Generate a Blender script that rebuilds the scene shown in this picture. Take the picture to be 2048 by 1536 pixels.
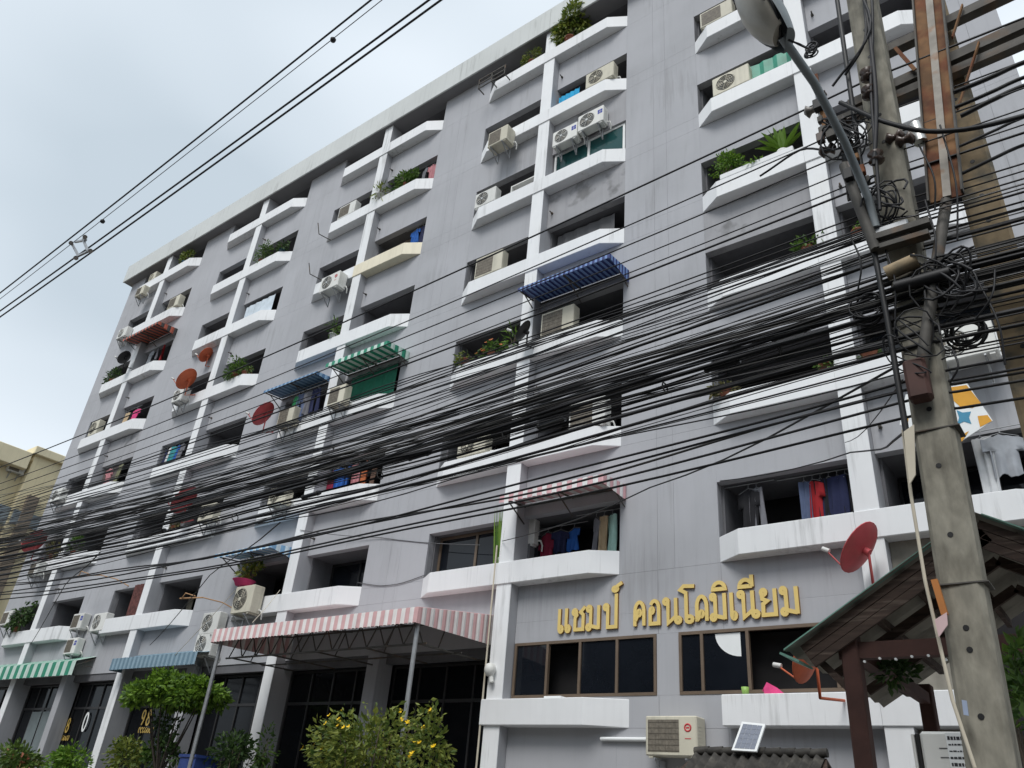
import bpy, math, random
from mathutils import Vector, Matrix
R = math.radians
for o in list(bpy.data.objects): bpy.data.objects.remove(o)
scene = bpy.context.scene
col = scene.collection
random.seed(7)

# ------------------------------------------------------------------ camera
CAM = Vector((12.2096, -13.0579, 1.6))
RT = Vector((0.7963, 0.5994, 0.0814)); DN = Vector((-0.2389, 0.4353, -0.8680)); FW = Vector((-0.5557, 0.6717, 0.4898))
FPX = 1573.84                                   # focal length in pixels of the 2048 x 1536 photograph
cd = bpy.data.cameras.new('camera'); cam = bpy.data.objects.new('camera', cd); col.objects.link(cam)
FW.normalize(); RT = (RT - FW * RT.dot(FW)).normalized(); DN = FW.cross(RT)
m = Matrix((RT, -DN, -FW)).transposed().to_4x4(); m.translation = CAM
cam.matrix_world = m
cd.sensor_width = 36.0; cd.lens = FPX / 2048 * 36.0; cd.clip_end = 3000; cd.clip_start = 0.05
scene.camera = cam

# ------------------------------------------------------------------ sky and sun (overcast day)
SUN_EL, SUN_AZ = 52.0, 168.0                    # azimuth: where the light comes from, degrees from +Y towards +X
world = bpy.data.worlds.new('World'); scene.world = world; world.use_nodes = True
wn, wl = world.node_tree.nodes, world.node_tree.links
wn.clear()
wo = wn.new('ShaderNodeOutputWorld'); bg = wn.new('ShaderNodeBackground'); bg.inputs[1].default_value = 0.1
sky = wn.new('ShaderNodeTexSky'); sky.sky_type = 'NISHITA'; sky.sun_disc = False
sky.sun_elevation = R(SUN_EL); sky.sun_rotation = R(SUN_AZ); sky.dust_density = 3.0
tc = wn.new('ShaderNodeTexCoord')
mp = wn.new('ShaderNodeMapping'); mp.inputs['Scale'].default_value = (1.0, 1.0, 2.2); mp.inputs['Location'].default_value = (8.374, -8.79, 4.248)
nz = wn.new('ShaderNodeTexNoise'); nz.inputs['Scale'].default_value = 1.5; nz.inputs['Detail'].default_value = 2.5; nz.inputs['Roughness'].default_value = 0.45
rp = wn.new('ShaderNodeValToRGB')
rp.color_ramp.elements[0].position = 0.33; rp.color_ramp.elements[0].color = (0.455, 0.525, 0.585, 1)
rp.color_ramp.elements[1].position = 0.64; rp.color_ramp.elements[1].color = (0.735, 0.795, 0.855, 1)
sc = wn.new('ShaderNodeVectorMath'); sc.operation = 'SCALE'; sc.inputs['Scale'].default_value = 8.6
mx = wn.new('ShaderNodeMixRGB'); mx.inputs[0].default_value = 0.95
wl.new(tc.outputs['Generated'], mp.inputs[0]); wl.new(mp.outputs[0], nz.inputs[0]); wl.new(nz.outputs[0], rp.inputs[0])
wl.new(rp.outputs[0], sc.inputs[0]); wl.new(sky.outputs[0], mx.inputs[1]); wl.new(sc.outputs[0], mx.inputs[2])
wl.new(mx.outputs[0], bg.inputs[0]); wl.new(bg.outputs[0], wo.inputs[0])
sd = bpy.data.lights.new('sun', 'SUN'); sun = bpy.data.objects.new('sun', sd); col.objects.link(sun)
sd.energy = 1.5; sd.angle = R(25); sd.color = (1.0, 0.98, 0.95)
dirv = Vector((math.sin(R(SUN_AZ)) * math.cos(R(SUN_EL)), math.cos(R(SUN_AZ)) * math.cos(R(SUN_EL)), math.sin(R(SUN_EL))))
sun.rotation_euler = dirv.to_track_quat('Z', 'Y').to_euler(); sun.location = dirv * 60
scene.view_settings.view_transform = 'Standard'; scene.view_settings.look = 'None'
scene.view_settings.gamma = 1.0; scene.view_settings.exposure = 0.62

# ------------------------------------------------------------------ pixel helpers (photo pixel -> point on a known plane)
def ray(u, v): return RT * ((u - 1024) / FPX) + DN * ((v - 768) / FPX) + FW
def at(u, v, y):
    d = ray(u, v); return CAM + d * ((y - CAM.y) / d.y)
def atx(u, v, x):
    d = ray(u, v); return CAM + d * ((x - CAM.x) / d.x)

# ------------------------------------------------------------------ mesh builder
class MB:
    def __init__(s): s.v = []; s.f = []; s.sm = []; s.mi = []; s.m = 0
    def add(s, vs, fs, smooth=False):
        b = len(s.v); s.v += [tuple(q) for q in vs]
        for f in fs: s.f.append([b + i for i in f]); s.sm.append(smooth); s.mi.append(s.m)
        return s
    def box(s, x0, x1, y0, y1, z0, z1):
        return s.add([(x0,y0,z0),(x1,y0,z0),(x1,y1,z0),(x0,y1,z0),(x0,y0,z1),(x1,y0,z1),(x1,y1,z1),(x0,y1,z1)],
                     [(0,3,2,1),(4,5,6,7),(0,1,5,4),(1,2,6,5),(2,3,7,6),(3,0,4,7)])
    def bbox(s, x0, x1, y0, y1, z0, z1, b=0.02):
        # box with chamfered upright edges and rims
        P = [(x0+b,y0),(x1-b,y0),(x1,y0+b),(x1,y1-b),(x1-b,y1),(x0+b,y1),(x0,y1-b),(x0,y0+b)]
        Q = [(x0+b,y0+b),(x1-b,y0+b),(x1-b,y0+b),(x1-b,y1-b),(x1-b,y1-b),(x0+b,y1-b),(x0+b,y1-b),(x0+b,y0+b)]
        vs = [(x,y,z0) for x,y in Q] + [(x,y,z0+b) for x,y in P] + [(x,y,z1-b) for x,y in P] + [(x,y,z1) for x,y in Q]
        fs = [tuple(range(7,-1,-1)), tuple(range(24,32))]
        for k in range(3):
            for i in range(8):
                j = (i+1) % 8; fs.append((k*8+i, k*8+j, k*8+8+j, k*8+8+i))
        return s.add(vs, fs)
    def prism(s, poly, z0, z1):
        n = len(poly)
        vs = [(x,y,z0) for x,y in poly] + [(x,y,z1) for x,y in poly]
        fs = [tuple(range(n-1,-1,-1)), tuple(range(n,2*n))] + [(i,(i+1)%n,n+(i+1)%n,n+i) for i in range(n)]
        return s.add(vs, fs)
    def prismb(s, poly, z0, z1, b=0.012):
        # prism with chamfered top and bottom rims
        n = len(poly); cx = sum(p[0] for p in poly)/n; cy = sum(p[1] for p in poly)/n
        def ins(p): return (p[0] + (b if p[0] < cx else -b), p[1] + (b if p[1] < cy else 0.0))
        q = [ins(p) for p in poly]
        vs = [(x,y,z0) for x,y in q] + [(x,y,z0+b) for x,y in poly] + [(x,y,z1-b) for x,y in poly] + [(x,y,z1) for x,y in q]
        fs = [tuple(range(n-1,-1,-1)), tuple(range(3*n,4*n))] + [(k*n+i, k*n+(i+1)%n, (k+1)*n+(i+1)%n, (k+1)*n+i) for k in range(3) for i in range(n)]
        return s.add(vs, fs)
    def slab(s, pts, t):
        # a flat polygon given thickness t along its own normal (backwards)
        pts = [Vector(q) for q in pts]; n = (pts[1]-pts[0]).cross(pts[2]-pts[0]).normalized() * t
        k = len(pts)
        return s.add(pts + [q - n for q in pts], [tuple(range(k)), tuple(range(2*k-1,k-1,-1))] + [(i,k+i,k+(i+1)%k,(i+1)%k) for i in range(k)])
    def tube(s, path, r, n=6, caps=True, r1=None):
        path = [Vector(q) for q in path]; k = len(path); vs = []; fs = []
        up0 = None
        for i, q in enumerate(path):
            t = (path[min(i+1,k-1)] - path[max(i-1,0)]).normalized()
            if up0 is None: up0 = Vector((0,0,1)) if abs(t.z) < 0.9 else Vector((1,0,0))
            a = t.cross(up0).normalized(); b = a.cross(t).normalized(); up0 = b
            rr = r if r1 is None else r + (r1 - r) * i / max(1, k-1)
            for j in range(n):
                th = 2*math.pi*j/n; vs.append(q + a*(rr*math.cos(th)) + b*(rr*math.sin(th)))
        for i in range(k-1):
            for j in range(n): fs.append((i*n+j, i*n+(j+1)%n, (i+1)*n+(j+1)%n, (i+1)*n+j))
        s.add(vs, fs, n > 4)
        if caps: s.add(vs[:n], [tuple(range(n-1,-1,-1))]); s.add(vs[-n:], [tuple(range(n))])
        return s
    def bar(s, a, b, w, h=None):
        a, b = Vector(a), Vector(b); h = h or w; t = (b-a).normalized()
        up = Vector((0,0,1)) if abs(t.z) < 0.95 else Vector((0,1,0))
        x = t.cross(up).normalized()*(w/2); z = x.cross(t).normalized()*(h/2)
        vs = [p + sx*x + sz*z for p in (a,b) for sx,sz in ((-1,-1),(1,-1),(1,1),(-1,1))]
        return s.add(vs, [(0,1,2,3),(7,6,5,4),(0,4,5,1),(1,5,6,2),(2,6,7,3),(3,7,4,0)])
    def disc(s, c, ax, r, t=0.004, n=20):
        c = Vector(c); ax = Vector(ax).normalized()
        return s.tube([c, c + ax*t], r, n)
    def ring(s, c, ax, r, w, n=20, m=5):
        c = Vector(c); ax = Vector(ax).normalized(); up = Vector((0,0,1)) if abs(ax.z) < .9 else Vector((1,0,0))
        a = ax.cross(up).normalized(); b = ax.cross(a); vs = []; fs = []
        for i in range(n):
            th = 2*math.pi*i/n; d = a*math.cos(th) + b*math.sin(th)
            for j in range(m):
                ph = 2*math.pi*j/m; vs.append(c + d*(r + w*math.cos(ph)) + ax*(w*math.sin(ph)))
        for i in range(n):
            for j in range(m): fs.append((i*m+j, ((i+1)%n)*m+j, ((i+1)%n)*m+(j+1)%m, i*m+(j+1)%m))
        return s.add(vs, fs, True)
    def lathe(s, prof, n=14, c=(0,0,0)):
        vs = []; fs = []; k = len(prof)
        for i in range(n):
            th = 2*math.pi*i/n
            for r_, z in prof: vs.append((c[0]+r_*math.cos(th), c[1]+r_*math.sin(th), c[2]+z))
        for i in range(n):
            for j in range(k-1): fs.append((i*k+j, ((i+1)%n)*k+j, ((i+1)%n)*k+j+1, i*k+j+1))
        return s.add(vs, fs, True)
    def mesh(s, name, mats):
        me = bpy.data.meshes.new(name); me.from_pydata(s.v, [], s.f)
        if not isinstance(mats, (list, tuple)): mats = [mats]
        for mt in mats: me.materials.append(mt)
        me.polygons.foreach_set('use_smooth', s.sm); me.polygons.foreach_set('material_index', s.mi)
        me.update(); return me
    def build(s, name, mats, parent=None):
        return put(name, s.mesh(name, mats), parent)
def put(name, me, parent=None, loc=None, rz=0.0):
    o = bpy.data.objects.new(name, me); col.objects.link(o)
    if parent: o.parent = parent
    if loc is not None: o.location = loc
    if rz: o.rotation_euler = (0, 0, rz)
    return o
def tag(o, label=None, cat=None, group=None, kind=None):
    if label: o['label'] = label
    if cat: o['category'] = cat
    if group: o['group'] = group
    if kind: o['kind'] = kind
    return o
def thing(name, label, cat, loc=(0,0,0), rz=0.0, group=None):
    o = bpy.data.objects.new(name, None); col.objects.link(o); o.empty_display_size = 0.2
    o.location = loc; o.rotation_euler = (0,0,rz)
    return tag(o, label, cat, group)

# ------------------------------------------------------------------ materials
def mat(name, c, rough=0.7, metal=0.0, var=0.12, scale=4.0, spec=0.4, bump=0.0, streak=0.0, c2=None, c2amt=(0.55,0.75), stretch=(1,1,1), obj_var=0.0, detail=5.0, grime=0.0):
    """Principled material: base colour broken up by noise, optional second colour in patches, vertical streaks, bump."""
    mt = bpy.data.materials.new(name); mt.use_nodes = True; nt = mt.node_tree; n, l = nt.nodes, nt.links
    b = n['Principled BSDF']; b.inputs['Roughness'].default_value = rough; b.inputs['Metallic'].default_value = metal
    b.inputs['Specular IOR Level'].default_value = spec
    g = n.new('ShaderNodeNewGeometry'); mpn = n.new('ShaderNodeMapping'); mpn.inputs['Scale'].default_value = stretch
    l.new(g.outputs['Position'], mpn.inputs[0])
    t = n.new('ShaderNodeTexNoise'); t.inputs['Scale'].default_value = scale; t.inputs['Detail'].default_value = detail
    l.new(mpn.outputs[0], t.inputs['Vector'])
    r_ = n.new('ShaderNodeMapRange'); r_.inputs['From Min'].default_value = 0.3; r_.inputs['From Max'].default_value = 0.7
    r_.inputs['To Min'].default_value = 1 - var; r_.inputs['To Max'].default_value = 1 + var
    l.new(t.outputs[0], r_.inputs[0])
    colr = n.new('ShaderNodeRGB'); colr.outputs[0].default_value = (*c, 1); cur = colr.outputs[0]
    if c2:
        t2 = n.new('ShaderNodeTexNoise'); t2.inputs['Scale'].default_value = scale*0.6; t2.inputs['Detail'].default_value = 8.0
        l.new(mpn.outputs[0], t2.inputs['Vector'])
        rr = n.new('ShaderNodeMapRange'); rr.inputs['From Min'].default_value = c2amt[0]; rr.inputs['From Max'].default_value = c2amt[1]
        l.new(t2.outputs[0], rr.inputs[0])
        mix = n.new('ShaderNodeMixRGB'); l.new(rr.outputs[0], mix.inputs[0]); l.new(cur, mix.inputs[1]); mix.inputs[2].default_value = (*c2, 1); cur = mix.outputs[0]
    mul = n.new('ShaderNodeVectorMath'); mul.operation = 'SCALE'; l.new(cur, mul.inputs[0]); l.new(r_.outputs[0], mul.inputs['Scale']); cur = mul.outputs[0]
    if streak:
        m2 = n.new('ShaderNodeMapping'); m2.inputs['Scale'].default_value = (5.0, 5.0, 0.35); l.new(g.outputs['Position'], m2.inputs[0])
        t3 = n.new('ShaderNodeTexNoise'); t3.inputs['Scale'].default_value = 1.6; t3.inputs['Detail'].default_value = 6.0; l.new(m2.outputs[0], t3.inputs['Vector'])
        r3 = n.new('ShaderNodeMapRange'); r3.inputs['From Min'].default_value = 0.5; r3.inputs['From Max'].default_value = 0.75
        r3.inputs['To Min'].default_value = 1.0; r3.inputs['To Max'].default_value = 1.0 - streak; l.new(t3.outputs[0], r3.inputs[0])
        mu = n.new('ShaderNodeVectorMath'); mu.operation = 'SCALE'; l.new(cur, mu.inputs[0]); l.new(r3.outputs[0], mu.inputs['Scale']); cur = mu.outputs[0]
    if grime:
        m4 = n.new('ShaderNodeMapping'); m4.inputs['Scale'].default_value = (9.0, 9.0, 0.55); l.new(g.outputs['Position'], m4.inputs[0])
        t4 = n.new('ShaderNodeTexNoise'); t4.inputs['Scale'].default_value = 1.0; t4.inputs['Detail'].default_value = 7.0; t4.inputs['Roughness'].default_value = 0.65; l.new(m4.outputs[0], t4.inputs['Vector'])
        t5 = n.new('ShaderNodeTexNoise'); t5.inputs['Scale'].default_value = 0.45; t5.inputs['Detail'].default_value = 3.0; l.new(g.outputs['Position'], t5.inputs['Vector'])
        ad = n.new('ShaderNodeMath'); ad.operation = 'ADD'; l.new(t4.outputs[0], ad.inputs[0]); l.new(t5.outputs[0], ad.inputs[1])
        r4 = n.new('ShaderNodeMapRange'); r4.inputs['From Min'].default_value = 1.10; r4.inputs['From Max'].default_value = 1.32; r4.inputs['To Max'].default_value = grime; l.new(ad.outputs[0], r4.inputs[0])
        mg = n.new('ShaderNodeMixRGB'); mg.inputs[2].default_value = (0.10, 0.095, 0.085, 1); l.new(r4.outputs[0], mg.inputs[0]); l.new(cur, mg.inputs[1]); cur = mg.outputs[0]
    if obj_var:
        oi = n.new('ShaderNodeObjectInfo'); ro = n.new('ShaderNodeMapRange'); ro.inputs['To Min'].default_value = 1-obj_var; ro.inputs['To Max'].default_value = 1+obj_var
        l.new(oi.outputs['Random'], ro.inputs[0])
        mo = n.new('ShaderNodeVectorMath'); mo.operation = 'SCALE'; l.new(cur, mo.inputs[0]); l.new(ro.outputs[0], mo.inputs['Scale']); cur = mo.outputs[0]
    l.new(cur, b.inputs['Base Color'])
    if bump:
        bp = n.new('ShaderNodeBump'); bp.inputs['Strength'].default_value = bump; bp.inputs['Distance'].default_value = 0.02
        l.new(t.outputs[0], bp.inputs['Height']); l.new(bp.outputs[0], b.inputs['Normal'])
    return mt
def leafmat(name, c0, c1, c2=None):
    mt = bpy.data.materials.new(name); mt.use_nodes = True; nt = mt.node_tree; n, l = nt.nodes, nt.links
    b = n['Principled BSDF']; b.inputs['Roughness'].default_value = 0.5; b.inputs['Specular IOR Level'].default_value = 0.35
    g = n.new('ShaderNodeNewGeometry'); rp_ = n.new('ShaderNodeValToRGB')
    rp_.color_ramp.elements[0].color = (*c0, 1); rp_.color_ramp.elements[1].color = (*c1, 1)
    if c2: e = rp_.color_ramp.elements.new(0.82); e.color = (*c1, 1); rp_.color_ramp.elements[-1].color = (*c2, 1)
    l.new(g.outputs['Random Per Island'], rp_.inputs[0]); l.new(rp_.outputs[0], b.inputs['Base Color'])
    tr = n.new('ShaderNodeBsdfTranslucent'); ms = n.new('ShaderNodeMixShader'); ms.inputs[0].default_value = 0.3
    l.new(rp_.outputs[0], tr.inputs[0]); l.new(b.outputs[0], ms.inputs[1]); l.new(tr.outputs[0], ms.inputs[2])
    l.new(ms.outputs[0], n['Material Output'].inputs[0]); return mt
def glassmat(name, c, rough=0.04, spec=0.35):
    mt = mat(name, c, rough, var=0.15, scale=1.3, spec=spec)
    return mt
M = {}
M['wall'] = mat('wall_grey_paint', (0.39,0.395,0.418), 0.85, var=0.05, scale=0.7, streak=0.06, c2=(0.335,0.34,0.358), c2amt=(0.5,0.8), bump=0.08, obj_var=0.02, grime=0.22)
M['joint'] = mat('joint_grey', (0.27,0.27,0.285), 0.9)
M['patched'] = mat('wall_grey_paint_peeling', (0.33,0.33,0.345), 0.85, var=0.06, scale=2.5, streak=0.12, c2=(0.19,0.19,0.195), c2amt=(0.60,0.70), bump=0.1)
M['inner'] = mat('recess_grey_shaded', (0.13,0.13,0.14), 0.9, var=0.12, scale=1.2, streak=0.15)  # grey darkened to put the shade of the recesses into the colour
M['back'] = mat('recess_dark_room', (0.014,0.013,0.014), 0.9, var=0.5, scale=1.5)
M['white'] = mat('white_exterior_paint', (0.75,0.76,0.77), 0.6, var=0.03, scale=1.5, streak=0.045, c2=(0.72,0.72,0.70), c2amt=(0.6,0.85), bump=0.04, obj_var=0.03, grime=0.40)
M['cream'] = mat('cream_exterior_paint', (0.74,0.68,0.53), 0.6, var=0.05, scale=1.5, streak=0.10)
M['parapet'] = mat('parapet_pale_paint', (0.56,0.58,0.57), 0.7, var=0.05, scale=0.5, streak=0.10, obj_var=0.02, grime=0.4)
M['soffit'] = mat('soffit_grey', (0.20,0.20,0.21), 0.9, var=0.1, scale=0.8)
M['glass'] = glassmat('dark_tinted_glass', (0.008,0.010,0.014))
M['shopglass'] = glassmat('black_tinted_shop_glass', (0.006,0.007,0.009), 0.06, 0.14)
M['treeleaf'] = leafmat('tree_leaf_green', (0.030,0.080,0.010), (0.22,0.37,0.04))
M['greenglass'] = glassmat('green_tinted_glass', (0.012,0.06,0.06))
M['tanframe'] = mat('bronze_aluminium', (0.17,0.125,0.09), 0.45, metal=0.3, var=0.1)
M['darkframe'] = mat('dark_aluminium', (0.026,0.025,0.026), 0.45, var=0.1)
M['whiteframe'] = mat('white_aluminium', (0.75,0.76,0.75), 0.45, var=0.05)
M['acwhite'] = mat('enamel_white', (0.66,0.66,0.63), 0.5, var=0.05, scale=3, streak=0.12, obj_var=0.08)
M['accream'] = mat('enamel_cream', (0.56,0.53,0.43), 0.55, var=0.06, scale=3, streak=0.2, obj_var=0.10)
M['grille'] = mat('fan_grille_dark', (0.035,0.036,0.035), 0.6)
M['fin'] = mat('condenser_fin_brown', (0.17,0.15,0.12), 0.6, var=0.25, scale=14)
M['logo_blue'] = mat('logo_blue', (0.03,0.05,0.32), 0.5)
M['logo_red'] = mat('logo_red', (0.55,0.05,0.06), 0.5)
M['steel'] = mat('galvanised_steel', (0.34,0.35,0.36), 0.45, metal=0.55, var=0.15, scale=8)
M['paintsteel'] = mat('lamp_arm_grey', (0.23,0.255,0.265), 0.5, metal=0.2, var=0.1, scale=8)
M['rust'] = mat('rusty_steel', (0.22,0.115,0.05), 0.8, metal=0.1, var=0.4, scale=7, c2=(0.16,0.055,0.022), c2amt=(0.46,0.60), detail=9)
M['rustlight'] = mat('rusty_pale_steel', (0.34,0.31,0.27), 0.7, var=0.25, scale=9, c2=(0.30,0.15,0.07), c2amt=(0.55,0.7))
M['darksteel'] = mat('weathered_dark_steel', (0.085,0.08,0.072), 0.7, metal=0.2, var=0.3, scale=7, c2=(0.15,0.09,0.05), c2amt=(0.55,0.75))
M['concrete'] = mat('pole_concrete', (0.265,0.25,0.205), 0.9, var=0.22, scale=16, streak=0.55, c2=(0.15,0.14,0.112), c2amt=(0.46,0.74), detail=10, stretch=(1,1,0.45), grime=0.5, bump=0.25)
M['tanconcrete'] = mat('pole_concrete_tan', (0.31,0.24,0.15), 0.9, var=0.2, scale=8, streak=0.4, c2=(0.13,0.12,0.095), c2amt=(0.50,0.68), bump=0.25)
M['black'] = mat('black_rubber', (0.012,0.012,0.013), 0.55, var=0.3)
M['cable'] = mat('black_cable_sheath', (0.012,0.012,0.014), 0.6, var=0.3, scale=2, obj_var=0.4)
M['cable2'] = mat('dusty_cable_sheath', (0.045,0.044,0.043), 0.75, var=0.4, scale=3)
M['cable3'] = mat('glossy_cable_sheath', (0.014,0.015,0.018), 0.3, var=0.3, scale=2)
M['cable4'] = mat('faded_cable_sheath', (0.085,0.083,0.08), 0.8, var=0.4, scale=3)
M['cablegrey'] = mat('grey_cable_sheath', (0.10,0.10,0.105), 0.6, var=0.2, scale=2)
M['rope'] = mat('old_white_cable', (0.55,0.50,0.40), 0.8)
M['ceramic'] = mat('brown_ceramic', (0.075,0.05,0.04), 0.3, var=0.2)
M['ceramicgrey'] = mat('grey_ceramic', (0.22,0.20,0.18), 0.35, var=0.2)
M['wood'] = mat('dark_weathered_wood', (0.055,0.036,0.028), 0.8, var=0.4, scale=3.5, stretch=(1,3,9), c2=(0.17,0.135,0.11), c2amt=(0.56,0.76), bump=0.2)
M['redwood'] = mat('red_painted_wood', (0.065,0.028,0.022), 0.7, var=0.2, scale=6)
M['sheetgreen'] = mat('green_sheet_edge', (0.16,0.33,0.27), 0.6)
M['sheetgrey'] = mat('cement_sheet', (0.25,0.235,0.20), 0.85, var=0.15, scale=5, streak=0.2)
M['tile'] = mat('dark_roof_tile', (0.040,0.037,0.033), 0.8, var=0.4, scale=9, c2=(0.085,0.078,0.066), c2amt=(0.5,0.7), bump=0.2, obj_var=0.15)
M['gold'] = mat('gold_letter_face', (0.78,0.58,0.20), 0.38, metal=0.2, var=0.05, scale=2)
M['goldside'] = mat('gold_letter_side', (0.33,0.17,0.045), 0.5, metal=0.2)
M['dishred'] = mat('dish_red', (0.45,0.065,0.075), 0.55, var=0.12, scale=5, c2=(0.38,0.09,0.08), c2amt=(0.5,0.75))
M['dishorange'] = mat('dish_orange_red', (0.50,0.11,0.045), 0.6, var=0.15, scale=6)
M['leaf'] = leafmat('leaf_green', (0.030,0.075,0.015), (0.12,0.21,0.035))
M['leafdark'] = leafmat('leaf_dark_green', (0.020,0.045,0.015), (0.075,0.135,0.035))
M['leafbright'] = leafmat('leaf_bright_green', (0.060,0.16,0.015), (0.20,0.33,0.04))
M['leafyellow'] = leafmat('leaf_yellow_green', (0.050,0.10,0.018), (0.25,0.28,0.05))
M['leafdry'] = leafmat('leaf_olive_brown', (0.075,0.085,0.03), (0.22,0.19,0.08))
M['leafred'] = leafmat('leaf_red_green', (0.05,0.10,0.02), (0.13,0.20,0.04), (0.33,0.09,0.06))
M['treebark'] = mat('dark_bark', (0.045,0.037,0.03), 0.9, var=0.3, scale=12)
M['petal'] = mat('yellow_petal', (0.85,0.55,0.01), 0.6)
M['petalorange'] = mat('orange_petal', (0.70,0.23,0.08), 0.6)
M['bark'] = mat('bark', (0.13,0.10,0.075), 0.9, var=0.3, scale=12, bump=0.3)
M['pot'] = mat('terracotta', (0.27,0.10,0.06), 0.8, var=0.2)
M['potwhite'] = mat('white_pot', (0.60,0.60,0.58), 0.7)
M['potblue'] = mat('blue_pot', (0.03,0.10,0.16), 0.5)
M['yellow'] = mat('yellow_stucco', (0.70,0.61,0.40), 0.85, var=0.06, scale=0.8, streak=0.1)
M['yellowpale'] = mat('pale_yellow_stucco', (0.74,0.66,0.46), 0.85, var=0.06, scale=0.8, streak=0.1)
M['bluegrey'] = mat('blue_grey_stucco', (0.22,0.26,0.29), 0.85)
M['taupe'] = mat('taupe_stucco', (0.21,0.17,0.13), 0.85)
M['asphalt'] = mat('asphalt', (0.05,0.05,0.052), 0.9, var=0.2, scale=20, bump=0.2)
M['paving'] = mat('pavement_concrete', (0.27,0.26,0.245), 0.9, var=0.12, scale=3)
M['kerb'] = mat('kerb_concrete', (0.30,0.29,0.27), 0.9, var=0.15, scale=5)
M['earth'] = mat('ground', (0.16,0.14,0.11), 0.95, var=0.2, scale=1)
M['paintline'] = mat('road_paint', (0.75,0.74,0.70), 0.7, var=0.1, scale=8)
M['paper'] = mat('paper', (0.78,0.80,0.80), 0.8, var=0.03)
M['ink'] = mat('ink', (0.03,0.03,0.035), 0.7)
M['cell'] = mat('solar_cell', (0.20,0.22,0.27), 0.25, var=0.06, scale=20)
M['lens'] = mat('lamp_lens', (0.42,0.39,0.33), 0.3, var=0.12, scale=6, streak=0.25)
M['chrome'] = mat('bright_metal', (0.55,0.55,0.53), 0.35, metal=0.7)
CL = {}
def cloth(name, c):
    if name not in CL: CL[name] = mat('cloth_' + name, c, 0.95, var=0.12, scale=6)
    return CL[name]
PAL = dict(black=(0.015,0.015,0.018), navy=(0.02,0.025,0.07), blue=(0.02,0.10,0.36), red=(0.30,0.015,0.02), pink=(0.62,0.06,0.20), green=(0.02,0.20,0.07),
           mint=(0.40,0.62,0.55), tan=(0.50,0.38,0.24), white=(0.66,0.67,0.68), grey=(0.17,0.17,0.19), lightgrey=(0.33,0.35,0.38), orange=(0.45,0.13,0.05), maroon=(0.20,0.015,0.04),
           olive=(0.17,0.17,0.10), denim=(0.10,0.13,0.22), cyan=(0.03,0.33,0.58), teal=(0.05,0.28,0.30), rose=(0.45,0.20,0.22), brown=(0.12,0.07,0.05))
def cm(k): return cloth(k, PAL[k])

# ------------------------------------------------------------------ setting: ground, road, pavement (all below the frame)
gmb = MB().add([(-600,-600,-0.13),(600,-600,-0.13),(600,600,-0.13),(-600,600,-0.13)], [(0,1,2,3)]); tag(gmb.build('ground', M['earth']), kind='structure')
rmb = MB().add([(-300,-16.5,-0.12),(300,-16.5,-0.12),(300,-8.6,-0.12),(-300,-8.6,-0.12)], [(0,1,2,3)]); tag(rmb.build('road', M['asphalt']), kind='structure')
tag(MB().box(-300,300,-8.6,-8.45,-0.125,0.0).build('kerb', M['kerb']), kind='structure')
tag(MB().box(-300,300,-8.44,0.30,-0.125,-0.004).build('pavement', M['paving']), kind='structure')
lm = MB()
for k in range(-30, 31): lm.box(k*6-1.2, k*6+1.2, -12.6, -12.5, -0.119, -0.116)
tag(lm.build('road_markings', M['paintline']), kind='structure')

# ------------------------------------------------------------------ apartment block
Z = {L: 3.32 + 2.803*(L-1) for L in range(1, 9)}
PR = {k: -20.61 + 7.494*(k-1) for k in range(1, 6)}      # right edge of each pillar
PW = 0.40; CA, CB = 1.944, 2.473; LA, LB = 2.013, 2.493  # ledge front and ledge end, measured from the pillar
YW = 0.311; FH = 0.482; OT = 1.58; ROOF = 24.39
XL, XR = -24.80, 12.98
SHOP = 4.90
apt = thing('apartment_building', 'grey eight-storey apartment block with white pillars and chamfered balcony ledges', 'building', (-6, 0.3, 0))
def P_(o): o.parent = apt; o.matrix_parent_inverse = Matrix.Translation(-apt.location); return o
def abuild(mb, name, m_): return P_(mb.build(name, m_))
def aput(name, me, loc): return P_(put(name, me, None, loc))

# core behind the recesses, roof slab and parapet band
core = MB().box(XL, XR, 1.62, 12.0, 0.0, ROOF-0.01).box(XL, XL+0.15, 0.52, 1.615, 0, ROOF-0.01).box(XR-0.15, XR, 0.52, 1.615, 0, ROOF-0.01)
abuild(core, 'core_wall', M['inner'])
abuild(MB().box(XL-0.25, XR+0.25, -0.06, 12.2, ROOF, ROOF+0.12), 'roof_slab', M['soffit'])
xs = [XL-0.27] + [PR[k]-0.2 for k in range(1,6)] + [XR+0.27]
for a, b in zip(xs[:-1], xs[1:]):
    pb = MB(); pb.bbox(a+0.003, b-0.003, -0.12, -0.062, ROOF-0.02, ROOF+1.02, 0.012); abuild(pb, 'parapet_panel', M['parapet'])
abuild(MB().box(XL-0.27, XR+0.27, -0.061, 0.12, ROOF+0.12, ROOF+1.0), 'parapet_core', M['parapet'])

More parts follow.
